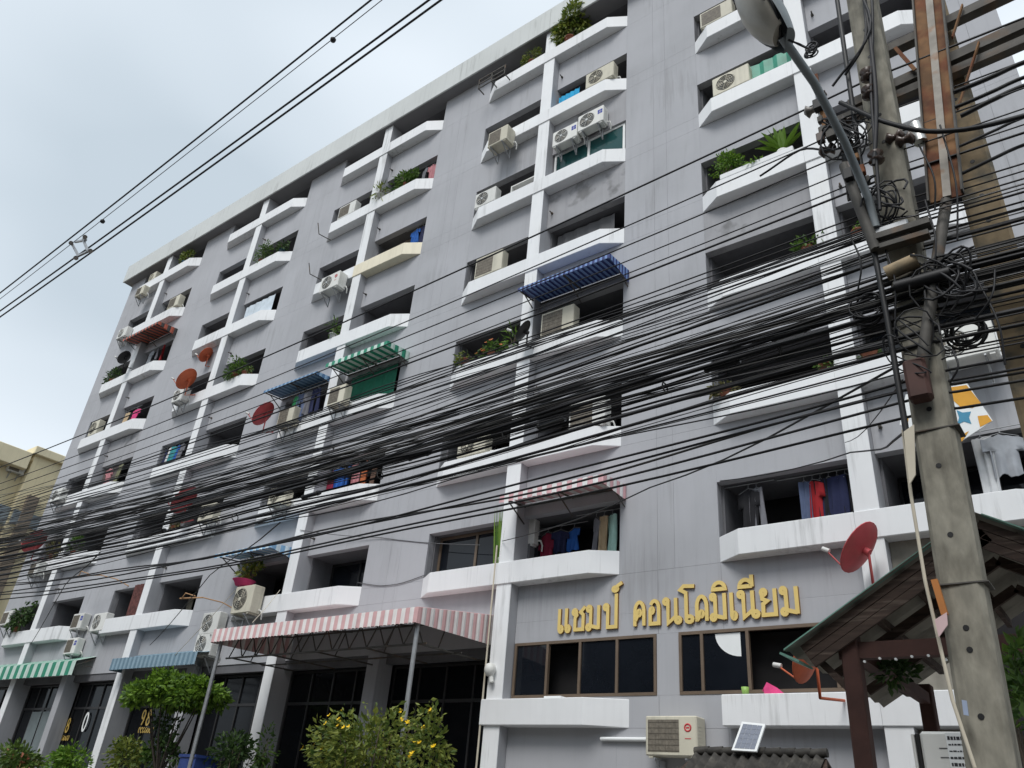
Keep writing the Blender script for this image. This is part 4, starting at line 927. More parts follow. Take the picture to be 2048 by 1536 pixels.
def line_of(k, L, side_y, u0, u1, items, zoff=1.42):
    """a clothes line along the opening; items (kind, colour, w, h) spaced between pixel columns u0..u1"""
    y = side_y; z = Z[L] + zoff
    def xat(u):
        lo, hi = 0, 1536
        for _ in range(40):
            mid = (lo+hi)/2
            if at(u, mid, y).z > z: lo = mid
            else: hi = mid
        return at(u, lo, y).x
    n = len(items); xa, xb = xat(u0), xat(u1)
    rod = MB().tube([(xa-0.5, y+0.01, z+0.115), (xb+0.35, y+0.01, z+0.115)], 0.010, 5)
    tag(rod.build('clothes_rail', M['steel']), f'clothes rail with {items[0][1]} {items[0][0]}, ' + where(k, L), 'rail')
    seen = {}
    nw = {'shirt':'shirt','trousers':'trousers','towel':'towel'}
    for i, (kind, colr, w, h) in enumerate(items):
        x = xa + (xb-xa)*(i/max(1,n-1)); key = (kind, colr); seen[key] = seen.get(key, 0) + 1
        nth = '' if sum(1 for q in items if (q[0], q[1]) == key) == 1 else [' nearest the pillar', ' farther from pillar', ' third along rail'][seen[key]-1]
        garment(kind, f'{colr} {nw[kind]}{nth}, {where(k, L)}', x, y, z, w, h, colr, rz=random.uniform(-0.5,0.5))
line_of(5, 2, 0.55, 1496, 1512, [('shirt','black',0.5,0.85),('trousers','grey',0.34,0.9)])
line_of(5, 2, 0.62, 1608, 1690, [('towel','denim',0.22,0.95),('shirt','red',0.42,0.85),('towel','black',0.25,0.9),('towel','navy',0.4,0.95),('trousers','navy',0.36,0.95),('shirt','black',0.4,0.9)])
line_of(4, 2, 0.5, 1192, 1224, [('shirt','grey',0.22,0.75),('towel','tan',0.24,0.85),('towel','mint',0.24,0.9)], 1.36)
line_of(4, 2, 0.75, 1070, 1148, [('shirt','black',0.4,0.6),('shirt','maroon',0.45,0.95),('shirt','navy',0.4,0.5),('shirt','blue',0.55,0.5)], 1.30)
line_of(3, 4, -0.05, 592, 636, [('shirt','green',0.45,0.85),('trousers','denim',0.38,0.95),('shirt','grey',0.4,0.85),('trousers','navy',0.38,0.85)], 1.36)
line_of(3, 3, 0.45, 668, 752, [('shirt','maroon',0.4,0.7),('shirt','blue',0.45,0.8),('towel','blue',0.34,0.9),('shirt','rose',0.35,0.7),('shirt','orange',0.5,0.75),('shirt','brown',0.45,0.8)], 1.40)
line_of(2, 4, 0.40, 334, 366, [('shirt','navy',0.35,0.8),('towel','white',0.25,0.8),('towel','teal',0.3,0.7),('shirt','blue',0.4,0.6),('shirt','grey',0.35,0.7)], 1.42)
line_of(1, 4, 0.35, 222, 243, [('shirt','rose',0.4,0.7),('towel','olive',0.4,0.95)], 1.40)
line_of(1, 6, 0.25, 306, 330, [('shirt','lightgrey',0.45,0.7),('shirt','grey',0.4,0.6),('shirt','red',0.5,0.8)], 1.38)
line_of(3, 7, 0.45, 852, 868, [('shirt','grey',0.35,0.7),('shirt','rose',0.4,0.8)], 1.40)
line_of(3, 6, 0.5, 834, 846, [('shirt','blue',0.5,0.6),('shirt','navy',0.4,0.8)], 1.44)
line_of(1, 5, 0.30, 256, 274, [('towel','tan',0.3,0.7),('shirt','pink',0.7,0.6)], 1.20)
line_of(5, 2, 0.25, 1960, 2000, [('towel','white',0.3,1.0),('shirt','lightgrey',0.6,0.7)], 1.50)
# odds and ends that stand on ledges
def oddment(name, label, cat, mb, m_): return tag(mb.build(name, m_), label, cat)
def ledge_x(u, L, y=0.1):
    z = Z[L]+FH; lo, hi = 0, 1536
    for _ in range(40):
        mid = (lo+hi)/2
        if at(u, mid, y).z > z: lo = mid
        else: hi = mid
    return at(u, lo, y).x
pc = at(488, 1168, -0.2); oddment('wash_basin', 'bright pink basin on top of a cream air conditioner', 'basin', MB().lathe([(0.0,0),(0.22,0),(0.30,0.14),(0.33,0.15),(0.30,0.155),(0.2,0.02),(0,0.02)], 18, (pc.x, -0.22, pc.z-0.06)), cm('pink'))
xb = 7.32; oddment('pink_bag', 'crumpled pink bag on ledge in the open bronze window', 'bag', MB().add([(xb+0.19*math.cos(a)*(0.8+0.35*math.sin(3*a+1)), 0.15+0.12*math.sin(a), Z[1]+FH) for a in [R(40*q) for q in range(9)]] + [(xb-0.05+0.12*math.cos(a)*(0.7+0.5*math.sin(2*a)), 0.15+0.08*math.sin(a), Z[1]+FH+0.09+0.03*math.sin(3*a)) for a in [R(40*q) for q in range(9)]] + [(xb-0.09, 0.15, Z[1]+FH+0.20)], [(q, (q+1)%9, 9+(q+1)%9, 9+q) for q in range(9)] + [(9+q, 9+(q+1)%9, 18) for q in range(9)]), cm('pink'))
oddment('green_cup', 'small green cup on ledge in the open bronze window', 'cup', MB().lathe([(0,0),(0.05,0),(0.065,0.13),(0.055,0.13),(0.045,0.01),(0,0.01)], 12, (6.86, 0.15, Z[1]+FH)), mat('lime_plastic', (0.30,0.50,0.12), 0.5))
oddment('white_tray', 'white tray on the ledge in the open bronze window beside fourth pillar', 'tray', MB().bbox(2.85, 3.25, 0.08, 0.28, Z[1]+FH, Z[1]+FH+0.05, 0.01), M['paper'])
x_ = ledge_x(1050, 6); oddment('wall_shelf', 'white shelf board, third balcony down, fourth pillar from yellow house', 'shelf', MB().box(x_-0.5,x_+0.4,0.05,0.28,Z[6]+FH+0.25,Z[6]+FH+0.29).box(x_-0.5,x_-0.46,0.05,0.28,Z[6]+FH,Z[6]+FH+0.25).box(x_+0.36,x_+0.4,0.05,0.28,Z[6]+FH,Z[6]+FH+0.25), M['acwhite'])
x_ = ledge_x(478, 7, 0.3); oddment('blue_barrel', 'pale blue plastic drum, second balcony down, second pillar from yellow house', 'drum', MB().lathe([(0,0),(0.2,0),(0.24,0.1),(0.24,0.4),(0.2,0.5),(0,0.5)], 14, (x_-0.2, 0.75, Z[7]+0.62)), mat('sky_plastic', (0.18,0.42,0.62), 0.5))
x_ = ledge_x(1005, 8, 0.0); g = MB()
for zz_ in (0.0, 0.2, 0.42): g.bar((x_-0.75,-0.3,Z[8]+0.12+zz_), (x_+0.35,-0.3,Z[8]+0.12+zz_), 0.03)
for xx_ in (-0.75,-0.2,0.35): g.bar((x_+xx_,-0.3,Z[8]+0.1), (x_+xx_,-0.3,Z[8]+0.56), 0.03); g.bar((x_+xx_,-0.3,Z[8]+0.12), (x_+xx_,0.0,Z[8]+0.12), 0.03)
oddment('plant_rack', 'empty black steel rack hung on the ledge, top balcony, fourth pillar', 'rack', g, M['darksteel'])
oddment('fluorescent_tube', 'white fluorescent lamp tube fixed below lowest ledge beside the wall air conditioner', 'lamp', MB().tube([(4.05,YW-0.06,3.13),(5.02,YW-0.06,3.13)], 0.035, 8).box(4.05,5.02,YW-0.035,YW-0.002,3.10,3.16), M['paper'])
pc = at(980, 1348, -0.05); oddment('security_lamp', 'round white lantern lamp on fourth pillar beside the awning edge', 'lamp', MB().lathe([(0,0),(0.07,0.01),(0.12,0.10),(0.12,0.16),(0.09,0.24),(0,0.27)], 14, (pc.x, -0.06, pc.z-0.05)).bar((pc.x+0.02,-0.02,pc.z-0.12), (pc.x+0.02,0.03,pc.z+0.05), 0.06).tube([(pc.x+0.06,-0.05,pc.z-0.16),(pc.x+0.02,-0.05,pc.z-0.02)], 0.05, 8), M['acwhite'])
# antenna arms and hooks reaching out from the ledges
for i, (u, v, lab) in enumerate(((640, 468, 'thin rusty hook arm, second balcony down, third pillar from yellow house'), (622, 548, 'dark curved pipe hook beside the air conditioner, third balcony down, third pillar'))):
    a = at(u+18, v+10, -0.02); b = at(u-2, v, -0.35); c = at(u-4, v-22, -0.45); tag(MB().tube([(a.x,0.05,a.z),(b.x,-0.35,b.z),(c.x,-0.45,c.z)], 0.018, 6).build('hook_arm', M['darksteel']), lab, 'hook')
for u, v, lab in ((370, 1195, 'orange wooden hangers on an arm, seventh balcony down, second pillar'), (165, 1150, 'pale wooden pole arm below ledge, sixth balcony down, first pillar')):
    a = at(u-10, v+2, -0.5); b = at(u+36, v, -0.35); d_ = MB(); d_.tube([a, b], 0.022, 6); d_.tube([a + Vector((0.1,0,0)), a + Vector((0.4,-0.1,0.10)), a + Vector((0.8,0,0))], 0.016, 6); d_.tube([b, Vector((b.x+0.5,0.0,b.z-0.1)), Vector((b.x+0.9,0.30,b.z-0.3))], 0.018, 6)
    tag(d_.build('drying_arm', mat('bare_wood', (0.42,0.24,0.12), 0.7)), lab, 'drying arm')
# banner board between the balconies
b0 = at(1808, 840, -0.25)
def bpt(u, v): p_ = at(u, v, -0.25); return (p_.x, -0.25, p_.z)
bn = thing('banner_board', 'white banner with orange and blue pattern behind the concrete pole', 'banner', (10.6, -0.25, 7.4)); inv = Matrix.Translation(-bn.location)
def bp(o): o.parent = bn; o.matrix_parent_inverse = inv
bp(MB().slab([bpt(1800,850), bpt(1912,890), bpt(1986,842), bpt(1935,768), bpt(1812,790)], -0.02).build('board', M['paper']))
org = mat('banner_orange', (0.62,0.30,0.02), 0.6); tl = mat('banner_teal', (0.05,0.24,0.38), 0.6)
def bq(u, v): p_ = at(u, v, -0.254-0.02); return (p_.x, -0.275, p_.z)
bp(MB().add([bq(1897,775), bq(1933,770), bq(1962,806), bq(1945,816), bq(1920,813), bq(1903,798)], [(0,1,2,3,4,5)]).build('orange_shape', org))
bp(MB().add([bq(1955,832), bq(1975,830), bq(1984,842), bq(1960,854)], [(0,1,2,3)]).build('orange_shape', org)); bp(MB().add([bq(1918,872), bq(1938,862), bq(1925,882), bq(1915,888)], [(0,1,2,3)]).build('orange_shape', org))
bp(MB().add([bq(1808,832), bq(1817,834), bq(1816,848), bq(1806,844)], [(0,1,2,3)]).build('orange_shape', org))
bp(MB().add([bq(1913,820), bq(1925,825), bq(1942,823), bq(1938,835), bq(1943,848), bq(1928,843), bq(1914,850), bq(1918,835)], [tuple(range(8))]).build('teal_star', tl))

# ------------------------------------------------------------------ yellow house beside the block
XF = -38.0; KS = (XF-CAM.x)/(-28.0-CAM.x)
def ys(y): return CAM.y + (y-CAM.y)*KS
def zs_(z): return CAM.z + (z-CAM.z)*KS
yh = thing('yellow_house', 'yellow stucco house with overhanging flat roof beside the grey block', 'building', (-44, 6, 0)); inv = Matrix.Translation(-yh.location)
def yp(mb, nm, m_): o = mb.build(nm, m_); o.parent = yh; o.matrix_parent_inverse = inv; return o
yp(MB().box(-52, XF, ys(0.15), 20, 0, zs_(15.35)), 'wall', M['yellow'])
yp(MB().box(-52, XF-0.65, -3.6, ys(0.15)-0.005, 0, zs_(14.5)), 'wall', M['yellow'])
yp(MB().bbox(-52.3, XF+0.25, ys(0.0), 20.3, zs_(15.35)+0.002, zs_(15.75), 0.03), 'roof', M['yellowpale']); yp(MB().bbox(-52.3, XF+0.12, -4.0, ys(0.0)-0.005, zs_(14.5)+0.02, zs_(15.36), 0.03), 'roof', M['yellowpale'])
yp(MB().box(XF-0.645, XF-0.28, -3.5, ys(0.15)-0.006, zs_(11.9), zs_(12.7)), 'band', M['bluegrey']); yp(MB().box(XF+0.002, XF+0.12, ys(0.2), 9, zs_(11.95), zs_(12.6)), 'band', M['bluegrey'])
yp(MB().box(XF+0.003, XF+0.28, ys(0.50), ys(1.0), 0, zs_(13.4)), 'pilaster', M['taupe'])
for q in range(5):
    z_ = zs_(13.0) - 0.3 - q*3.1
    f = yp(MB().box(XF-0.652, XF-0.60, ys(-3.2), ys(-0.9), z_-0.2, z_+1.4), 'window', M['darkframe']); g = MB().box(XF-0.605, XF-0.59, ys(-3.1), ys(-1.0), z_-0.1, z_+1.3).build('pane', M['glass']); g.parent = f
p0 = atx(30, 945, XF-0.4); r_ = thing('air_conditioner', 'white air conditioner hung under the eaves of the yellow house', 'air conditioner', (XF-0.64, p0.y, p0.z), R(90), 'air conditioning units on the yellow house')
for nm, me in ac_meshes(0.95, 0.7, 0.3, 'acwhite', 'fin', None): put(nm, me, r_)
for sx in (-0.24, 0.24): put('bracket', bracket_mesh(0.3), r_, (sx, 0, 0))

# ------------------------------------------------------------------ utility poles
def pole(name, label, base, lean, h, w0, w1, d0, d1, m_, holes, rz=0.0):
    root = thing(name, label, 'utility pole', base, rz); mb = MB(); N = 8
    vs = []
    for i in range(N+1):
        t = i/N; w = (w0+(w1-w0)*t)/2; d = (d0+(d1-d0)*t)/2; b = 0.025; ox, oy = lean[0]*t, lean[1]*t
        for x, y in ((-w+b,-d),(w-b,-d),(w,-d+b),(w,d-b),(w-b,d),(-w+b,d),(-w,d-b),(-w,-d+b)): vs.append((x+ox, y+oy, h*t))
    fs = [(8*i+j, 8*i+(j+1)%8, 8*i+8+(j+1)%8, 8*i+8+j) for i in range(N) for j in range(8)] + [tuple(range(8*N, 8*N+8))]
    mb.add(vs, fs); mb.build('shaft', m_, root)
    for z in holes:
        t = z/h; d = (d0+(d1-d0)*t)/2; MB().tube([(lean[0]*t, lean[1]*t-d-0.003, z), (lean[0]*t, lean[1]*t-d+0.02, z)], 0.017, 10).build('bolt_hole', M['black'], root)
    return root
poleA = pole('utility_pole', 'grey weathered concrete utility pole carrying the street lamp', (11.38, -7.8, 0), (0.30, 0.0), 11.5, 0.245, 0.235, 0.18, 0.17, M['concrete'], [2.0,2.33,2.68,2.80,3.35,3.80,4.20,4.62,6.6,6.9,7.6,7.95,8.6], R(-4))
poleB = pole('utility_pole', 'tan stained concrete utility pole behind the rusty beam', (12.04, -7.45, 0), (0.05, 0.0), 11.5, 0.27, 0.24, 0.20, 0.18, M['tanconcrete'], [3.0,3.4,4.4,4.7,5.2,5.5,5.8,6.05,6.4,7.1], R(3))
poleC = pole('utility_pole', 'far concrete utility pole where the street cables end', (-30.0, -7.8, 0), (0.0, 0.0), 11.5, 0.31, 0.24, 0.26, 0.2, M['concrete'], [3,4,5])
def part(root, mb, nm, m_):
    o = mb.build(nm, m_); o.parent = root; o.matrix_parent_inverse = root.matrix_basis.inverted() if False else (Matrix.Translation(root.location) @ Matrix.Rotation(root.rotation_euler.z, 4, 'Z')).inverted(); return o
# steel band marks, tape, straps on the pole
for z in (3.05, 4.05, 5.0): part(poleA, MB().box(11.235+0.026*z, 11.53+0.026*z, -7.905, -7.70, z, z+0.008), 'band', M['darksteel'])
part(poleA, MB().tube([at(1806,860,-7.93), at(1822,990,-7.93), at(1850,1160,-7.93), at(1905,1400,-7.93), at(1950,1536,-7.93)], 0.011, 6), 'loose_cable', M['rope'])
part(poleA, MB().tube([at(1670,-30,-7.93), at(1712,260,-7.95), at(1742,470,-7.97), at(1775,640,-7.97), at(1812,860,-7.97), at(1818,900,-7.97)], 0.021, 6), 'conduit', M['black'])
part(poleA, MB().slab([at(1808,865,-7.99), at(1829,850,-7.99), at(1832,950,-7.99), at(1820,970,-7.99)], 0.012), 'cloth_wrap', M['rope'])
part(poleA, MB().slab([at(1870,1240,-7.985), at(1894,1225,-7.985), at(1896,1250,-7.985), at(1878,1275,-7.985)], 0.008), 'tape', mat('pink_tape', (0.62,0.45,0.45), 0.8))
part(poleA, MB().slab([at(1924,1400,-7.98), at(1934,1402,-7.98), at(1938,1432,-7.98), at(1928,1430,-7.98)], 0.01), 'tape', mat('blue_tape', (0.30,0.36,0.48), 0.6))
part(poleA, MB().bar(at(1869,1160,-7.95), at(1890,1230,-7.95), 0.035), 'wood_wedge', mat('orange_wood', (0.42,0.16,0.04), 0.7))
# spool insulators on steel racks
def insulator(root, c, r=0.055, h=0.11, m_=None, axis='z'):
    mb = MB().lathe([(0.012,-h*0.6),(r*0.55,-h*0.5),(r,-h*0.36),(r*0.5,-h*0.1),(r*0.5,h*0.1),(r,h*0.36),(r*0.55,h*0.5),(0.012,h*0.6)], 12); o = part(root, MB(), 'insulator', m_ or M['ceramic']); bpy.data.objects.remove(o)
    o = put('insulator', mb.mesh('insulator', m_ or M['ceramic']), root); o.matrix_parent_inverse = (Matrix.Translation(root.location) @ Matrix.Rotation(root.rotation_euler.z, 4, 'Z')).inverted(); o.location = c
    if axis == 'x': o.rotation_euler = (0, R(90), 0)
    return o
rackz = [(1735,150),(1738,185),(1752,315)]
for u, v in rackz: insulator(poleA, at(u, v, -8.02), 0.06, 0.10)
for i in range(5):
    c = at(1690 + i*4, 265 + i*28, -7.95); insulator(poleA, (c.x, c.y, c.z), 0.055, 0.09, M['ceramic'] if i % 2 else M['black'])
for u, v in ((1625,220),(1668,262),(1655,300),(1700,240),(1790,275),(1810,280)): insulator(poleA, at(u, v, -7.9), 0.06, 0.12, M['ceramicgrey'] if u in (1625,1668) else M['ceramic'], 'x')
part(poleA, MB().bar(at(1680,240,-7.92), at(1702,400,-7.92), 0.05, 0.02), 'spool_rack', M['darksteel'])
part(poleA, MB().bar(at(1632,150,-7.9), at(1650,260,-7.9), 0.03, 0.03), 'spool_rack', M['rust'])
part(poleA, MB().tube([at(1688,330,-8.0), at(1712,395,-8.0), at(1752,500,-8.0)], 0.040, 8), 'lamp_sleeve', M['darksteel'])
# cross-arms of the pole pair
for (u0, v0, u1, v1, w, h, nm, m_) in ((1700,215,2300,-130,0.10,0.10,'cross_arm','darksteel'), (1740,120,2300,-190,0.09,0.09,'cross_arm','darksteel'), (1665,250,2300,-60,0.08,0.08,'cross_arm','darksteel'), (1745,482,1862,450,0.10,0.05,'short_cross_arm','darksteel'), (1752,500,1860,472,0.08,0.04,'short_cross_arm','darksteel')):
    y_ = -7.62 if nm == 'cross_arm' else -7.98
    a = at(u0, v0, y_); b = at(u1, v1, y_); b.z = a.z + (b.z-a.z)*0.25; part(poleA if nm != 'cross_arm' else poleB, MB().bar(a, b, w, h), nm, M[m_])
for (u0, v0, u1, v1) in ((1925,10,1905,75),(1958,85,1915,220),(1790,95,1830,140)):
    part(poleB, MB().bar(at(u0,v0,-7.7), at(u1,v1,-7.7), 0.03, 0.012), 'brace', M['rust'])
# pole saddle, bolts and the small box below the arm
part(poleA, MB().bbox(11.36,11.60,-7.98,-7.92,5.50,5.72,0.01), 'lamp_clamp', M['steel'])
part(poleA, MB().tube([at(1772,548,-7.98), at(1835,520,-7.98)], 0.055, 12), 'splice_case', M['tanconcrete'])
part(poleA, MB().tube([at(1790,575,-8.0), at(1900,545,-8.0)], 0.045, 12), 'splice_case', M['black'])
part(poleA, MB().tube([at(1830,250,-7.85), at(1842,285,-7.85)], 0.05, 10), 'photocell', M['chrome'])
# concrete bracket beam on the second pole
part(poleB, MB().bbox(12.00, 13.2, -7.62, -7.30, 4.02, 4.36, 0.03), 'bracket_beam', M['tanconcrete']); part(poleB, MB().bbox(12.30, 13.0, -7.60, -7.32, 3.52, 4.015, 0.03), 'bracket_beam', M['concrete'])
# rusty steel channel leaning in front of the second pole
rb = thing('steel_channel', 'long rusty steel channel leaning against the tan pole', 'steel beam', at(1838, 760, -7.85)); a = at(1846, -120, -7.75); b = at(1893, 400, -7.80); b2 = at(1838, 770, -7.97)
mb = MB(); mb.bar(a, b, 0.22, 0.03); part(rb, mb, 'web', M['rust'])
off = Vector((0.0,-0.03,0.0)); part(rb, MB().bar(a + Vector((0.012,-0.035,0)), b + Vector((0.012,-0.035,0)), 0.055, 0.02), 'pale_strip', M['rustlight'])
part(rb, MB().bar(a + Vector((-0.112,-0.03,0)), b + Vector((-0.112,-0.03,0)), 0.014, 0.07), 'flange', M['darksteel']); part(rb, MB().bar(a + Vector((0.112,-0.03,0)), b + Vector((0.112,-0.03,0)), 0.014, 0.07), 'flange', M['darksteel'])
part(rb, MB().tube([b, at(1868,560,-7.95), b2], 0.042, 8), 'lower_strut', M['darksteel']); part(rb, MB().bbox(b2.x-0.07, b2.x+0.07, b2.y-0.06, b2.y+0.05, b2.z-0.12, b2.z+0.18, 0.02), 'clamp', M['redwood'])
# coil of spare cable and hanging loops
def coil(label, u, v, y, r, n, root=None):
    c = at(u, v, y); rng = random.Random(int(u)); mb = MB()
    for i in range(n): mb.ring(c + Vector((rng.uniform(-.03,.03), rng.uniform(-.05,.05), rng.uniform(-.03,.03))), (rng.uniform(-.3,.3), 1, rng.uniform(-.3,.3)), r*rng.uniform(0.8,1.1), 0.008, 22, 4)
    return tag(mb.build('cable_coil', M['cable']), label, 'cable coil')
coil('coiled spare black cable hanging beside the concrete pole', 1740, 620, -7.9, 0.10, 7)
coil('dark coil of cable tied below the lamp head', 1622, 105, -8.1, 0.05, 6)
coil('loose coil of black cable tied near the tan pole', 1935, 660, -7.8, 0.11, 7)

# clutter bolted to the grey pole: clamps, connectors and tangled jumpers
rc = random.Random(21)
for q in range(16):
    u = rc.uniform(1628, 1735); v = 205 + (u-1628)*1.3 + rc.uniform(-20, 60); c_ = at(u, v, rc.uniform(-8.05,-7.88)); s_ = rc.uniform(0.018,0.04)
    part(poleA, MB().bbox(c_.x-s_, c_.x+s_, c_.y-s_, c_.y+s_, c_.z-s_*1.6, c_.z+s_*1.6, 0.006), 'connector', rc.choice((M['black'], M['darksteel'], M['ceramic'], M['rust'])))
def tangle(label, uv, rad, n, r, seed, grp):
    rr = random.Random(seed)
    for q in range(n):
        c_ = at(uv[0], uv[1], -8.0); pts = []; a0 = rr.uniform(0,6); k_ = rr.uniform(0.7,1.6)
        ox, oz = rr.uniform(-rad,rad), rr.uniform(-rad,rad)
        for i_ in range(13):
            t = i_/12; pts.append((c_.x + ox*0.6 + rad*math.sin(a0+t*5*k_)*(0.5+0.5*t), c_.y + 0.05*math.cos(a0+t*7), c_.z + oz*0.6 + rad*1.2*math.cos(a0*1.7+t*4*k_)))
        tag(MB().tube(pts, r*rr.uniform(0.7,1.2), 5).build('jumper_wire', M['cable']), label, 'wire', grp)
tangle('curled black jumper wire among the insulators on the grey pole', (1690,270), 0.15, 12, 0.008, 1, 'jumper wires among the insulators')
tangle('curled black jumper wire on the grey pole above its short cross arm', (1770,400), 0.13, 8, 0.008, 2, 'jumper wires above the short arm')
tangle('curled black wire hanging in the bundle between the two poles', (1890,560), 0.17, 10, 0.008, 3, 'curled wires between the poles')
tangle('curled black wire on the grey pole just under the bundle', (1820,690), 0.16, 5, 0.007, 4, 'curled wires under the bundle')

# ------------------------------------------------------------------ street lamp on its arm
h0 = at(1564, 74, -9.25); e0 = at(1752, 455, -7.98)
lamp = thing('street_lamp', 'street lamp head on a grey steel arm fixed to the concrete pole', 'street lamp', e0)
pth = [e0, at(1738, 400, -8.02), at(1690, 285, -8.35), at(1628, 165, -8.85), h0]
part(lamp, MB().tube(pth, 0.031, 10), 'arm', M['paintsteel'])
dirh = (at(1425, -75, -9.45) - h0).normalized(); sdh = dirh.cross(Vector((0,0,1))).normalized(); uph = sdh.cross(dirh)
# tilt so the lens looks down at the street
def lamp_shell(s0, s1, zf, name, m_, wmax):
    mb = MB(); N, K = 12, 16; vs = []
    for i in range(N+1):
        t = i/N; w = wmax*(0.22 + 0.78*math.sin(math.pi*(0.10+0.78*t))**0.8); ln = s0 + (s1-s0)*t
        for j in range(K+1):
            a = math.pi*j/K; vs.append(h0 + dirh*ln + sdh*(w*math.cos(a)) + uph*(zf*math.sin(a)*(0.35+0.65*math.sin(math.pi*(0.08+0.84*t)))))
    fs = [(i*(K+1)+j, i*(K+1)+j+1, (i+1)*(K+1)+j+1, (i+1)*(K+1)+j) for i in range(N) for j in range(K)]
    mb.add(vs, fs, True)
    mb.add([vs[j] for j in range(K+1)], [tuple(range(K+1))]); mb.add([vs[N*(K+1)+j] for j in range(K+1)], [tuple(range(K,-1,-1))])
    return part(lamp, mb, name, m_)
lamp_shell(-0.05, 0.70, 0.14, 'housing', M['paintsteel'], 0.20); lamp_shell(0.03, 0.60, -0.10, 'lens', M['lens'], 0.185)
N = 18; e = []
for i in range(N+1):
    t = 2*math.pi*i/N; e.append(h0 + dirh*(0.32 - 0.31*math.cos(t)) + sdh*(0.195*math.sin(t)) - uph*0.005)
part(lamp, MB().tube(e, 0.012, 5, False), 'gasket', M['black'])
part(lamp, MB().tube([h0 + dirh*0.45 + sdh*-0.10, h0 + dirh*0.55 + sdh*-0.24 - uph*0.03, h0 + dirh*0.35 + sdh*-0.26 - uph*0.06, h0 + dirh*0.22 + sdh*-0.15 - uph*0.02], 0.012, 6), 'latch_wire', M['black'])
part(lamp, MB().tube([h0, h0 + Vector((0.10,0.05,-0.10)), at(1622,100,-8.1)], 0.009, 6), 'supply_cable', M['black'])

# ------------------------------------------------------------------ overhead cables
XA, XB = 11.52, -30.0
def cable(label, v1, v0, y, r, k=0.0030, group='telecom cables along the street', m_='cable', x_end=34.0, wob=0.0, seed=0):
    """cable through pixel (1800, v1) at the pole and (0, v0) farther left, both on plane y; sags between the poles"""
    p1 = at(1800, v1, y); p0 = at(0, v0, y); dx = p0.x - XA
    def zz(x, s): return p1.z + s*(x-XA) + k*(x-XA)*(x-XB)
    s = (p0.z - p1.z - k*(p0.x-XA)*(p0.x-XB))/dx
    pts = []; rng = random.Random(seed)
    x = x_end
    while x > XA: 
        pts.append((x, y + 0.004*(x-XA), p1.z + (0.02)*(x-XA) + 0.0025*(x-XA)*(x-40))); x -= 3.0 if x > 15 else 0.45
    n = 46; ph = rng.uniform(0,6)
    for i in range(n+1):
        t = i/n; x = XA + (XB-XA)*(t**1.6); pts.append((x, y + wob*math.sin(x*0.9+ph), zz(x, s) + wob*math.sin(x*1.3+ph)))
    mb = MB().tube(pts, r, 5, True); return tag(mb.build('overhead_cable', M[m_]), label, 'cable', group)
rng = random.Random(11)
LBL = 'thin overhead cable strung along the street in the dense bundle'
LBU = 'single thin black cable strung above the dense bundle'
LBK = 'thick black trunk cable strung in the dense bundle'
LBD = 'thin black cable strung along below the dense bundle'
i = 0
for v1, v0 in ((132,935),(212,968),(262,985),(300,1000),(330,1008),(345,1012),(402,1025),(416,1022),(430,1038),(455,1040)):
    cable(LBU, v1, v0 + rng.uniform(-6,6), -7.8 + rng.uniform(-0.1,0.1), rng.choice((0.006,0.007,0.009,0.010)), 0.0022, 'single cables above the bundle', seed=i); i += 1
for q in range(84):
    v1 = rng.gauss(605, 88) if q % 3 else rng.gauss(596, 32); v1 = min(max(v1, 440), 790); v0 = 1444 - 0.412*(1444-v1) + rng.gauss(0, 28) - 6
    mk = rng.choice(('cable','cable','cable2','cable3','cable2','cable4')); rr_ = rng.choice((0.004,0.0045,0.005,0.006,0.007,0.010))
    fin = {'cable':'plain black','cable2':'dusty dark grey','cable3':'glossy black','cable4':'faded grey'}[mk]; siz = 'hair-thin' if rr_ < 0.0047 else ('thin' if rr_ < 0.0065 else 'medium')
    cable(f'{siz} {fin} overhead cable strung in the dense bundle', v1, v0, -7.8 + rng.uniform(-0.16,0.12), rr_, rng.uniform(0.0018,0.0042), f'{siz} {fin} cables in the bundle', m_=mk, wob=rng.choice((0,0.008,0.02,0.035)), seed=i); i += 1
for v1, v0 in ((505,1092),(560,1108),(592,1122),(618,1115),(648,1135),(672,1150),(700,1160)):
    cable(LBK, v1, v0, -7.8 + rng.uniform(-0.12,0.05), rng.uniform(0.012,0.017), rng.uniform(0.002,0.0038), 'thick trunk cables in the bundle', wob=0.01, seed=i); i += 1
for v1, v0 in ((760,1185),(782,1172),(805,1190),(838,1200)):
    cable(LBD, v1, v0, -7.8 + rng.uniform(-0.1,0.05), 0.010, rng.uniform(0.0025,0.005), 'cables below the bundle', wob=0.01, seed=i); i += 1
# splice closures, slack ties and tags hung on the bundle
for n_, (u, v) in enumerate(((1480,720),(1130,838),(860,905),(640,985),(330,1060),(1620,655))):
    a = at(u, v, -7.86); b = a + Vector((-0.30, 0.0, -0.010)); sc2 = thing('splice_closure', 'black tubular splice closure clipped to the cable bundle', 'splice closure', a, 0, 'splice closures on the bundle')
    MB().tube([Vector((0,0,0)), b-a], 0.025, 10).build('tube', M['cable3'], sc2)
    for t_ in (0.1, 0.9): MB().tube([(b-a)*t_, (b-a)*t_ + Vector((-0.02,0,0))], 0.030, 10).build('collar', M['cable2'], sc2)
for n_, (u, v) in enumerate(((1560,700),(1330,775),(1010,870),(760,950),(470,1035),(200,1085))):
    c_ = at(u, v, -7.83); tag(MB().ring(c_, (1,0,0.1), 0.045, 0.007, 14, 4).build('cable_tie', M['cable4']), 'ring tie round the middle strands of the cable bundle', 'cable tie', 'ties on the bundle')
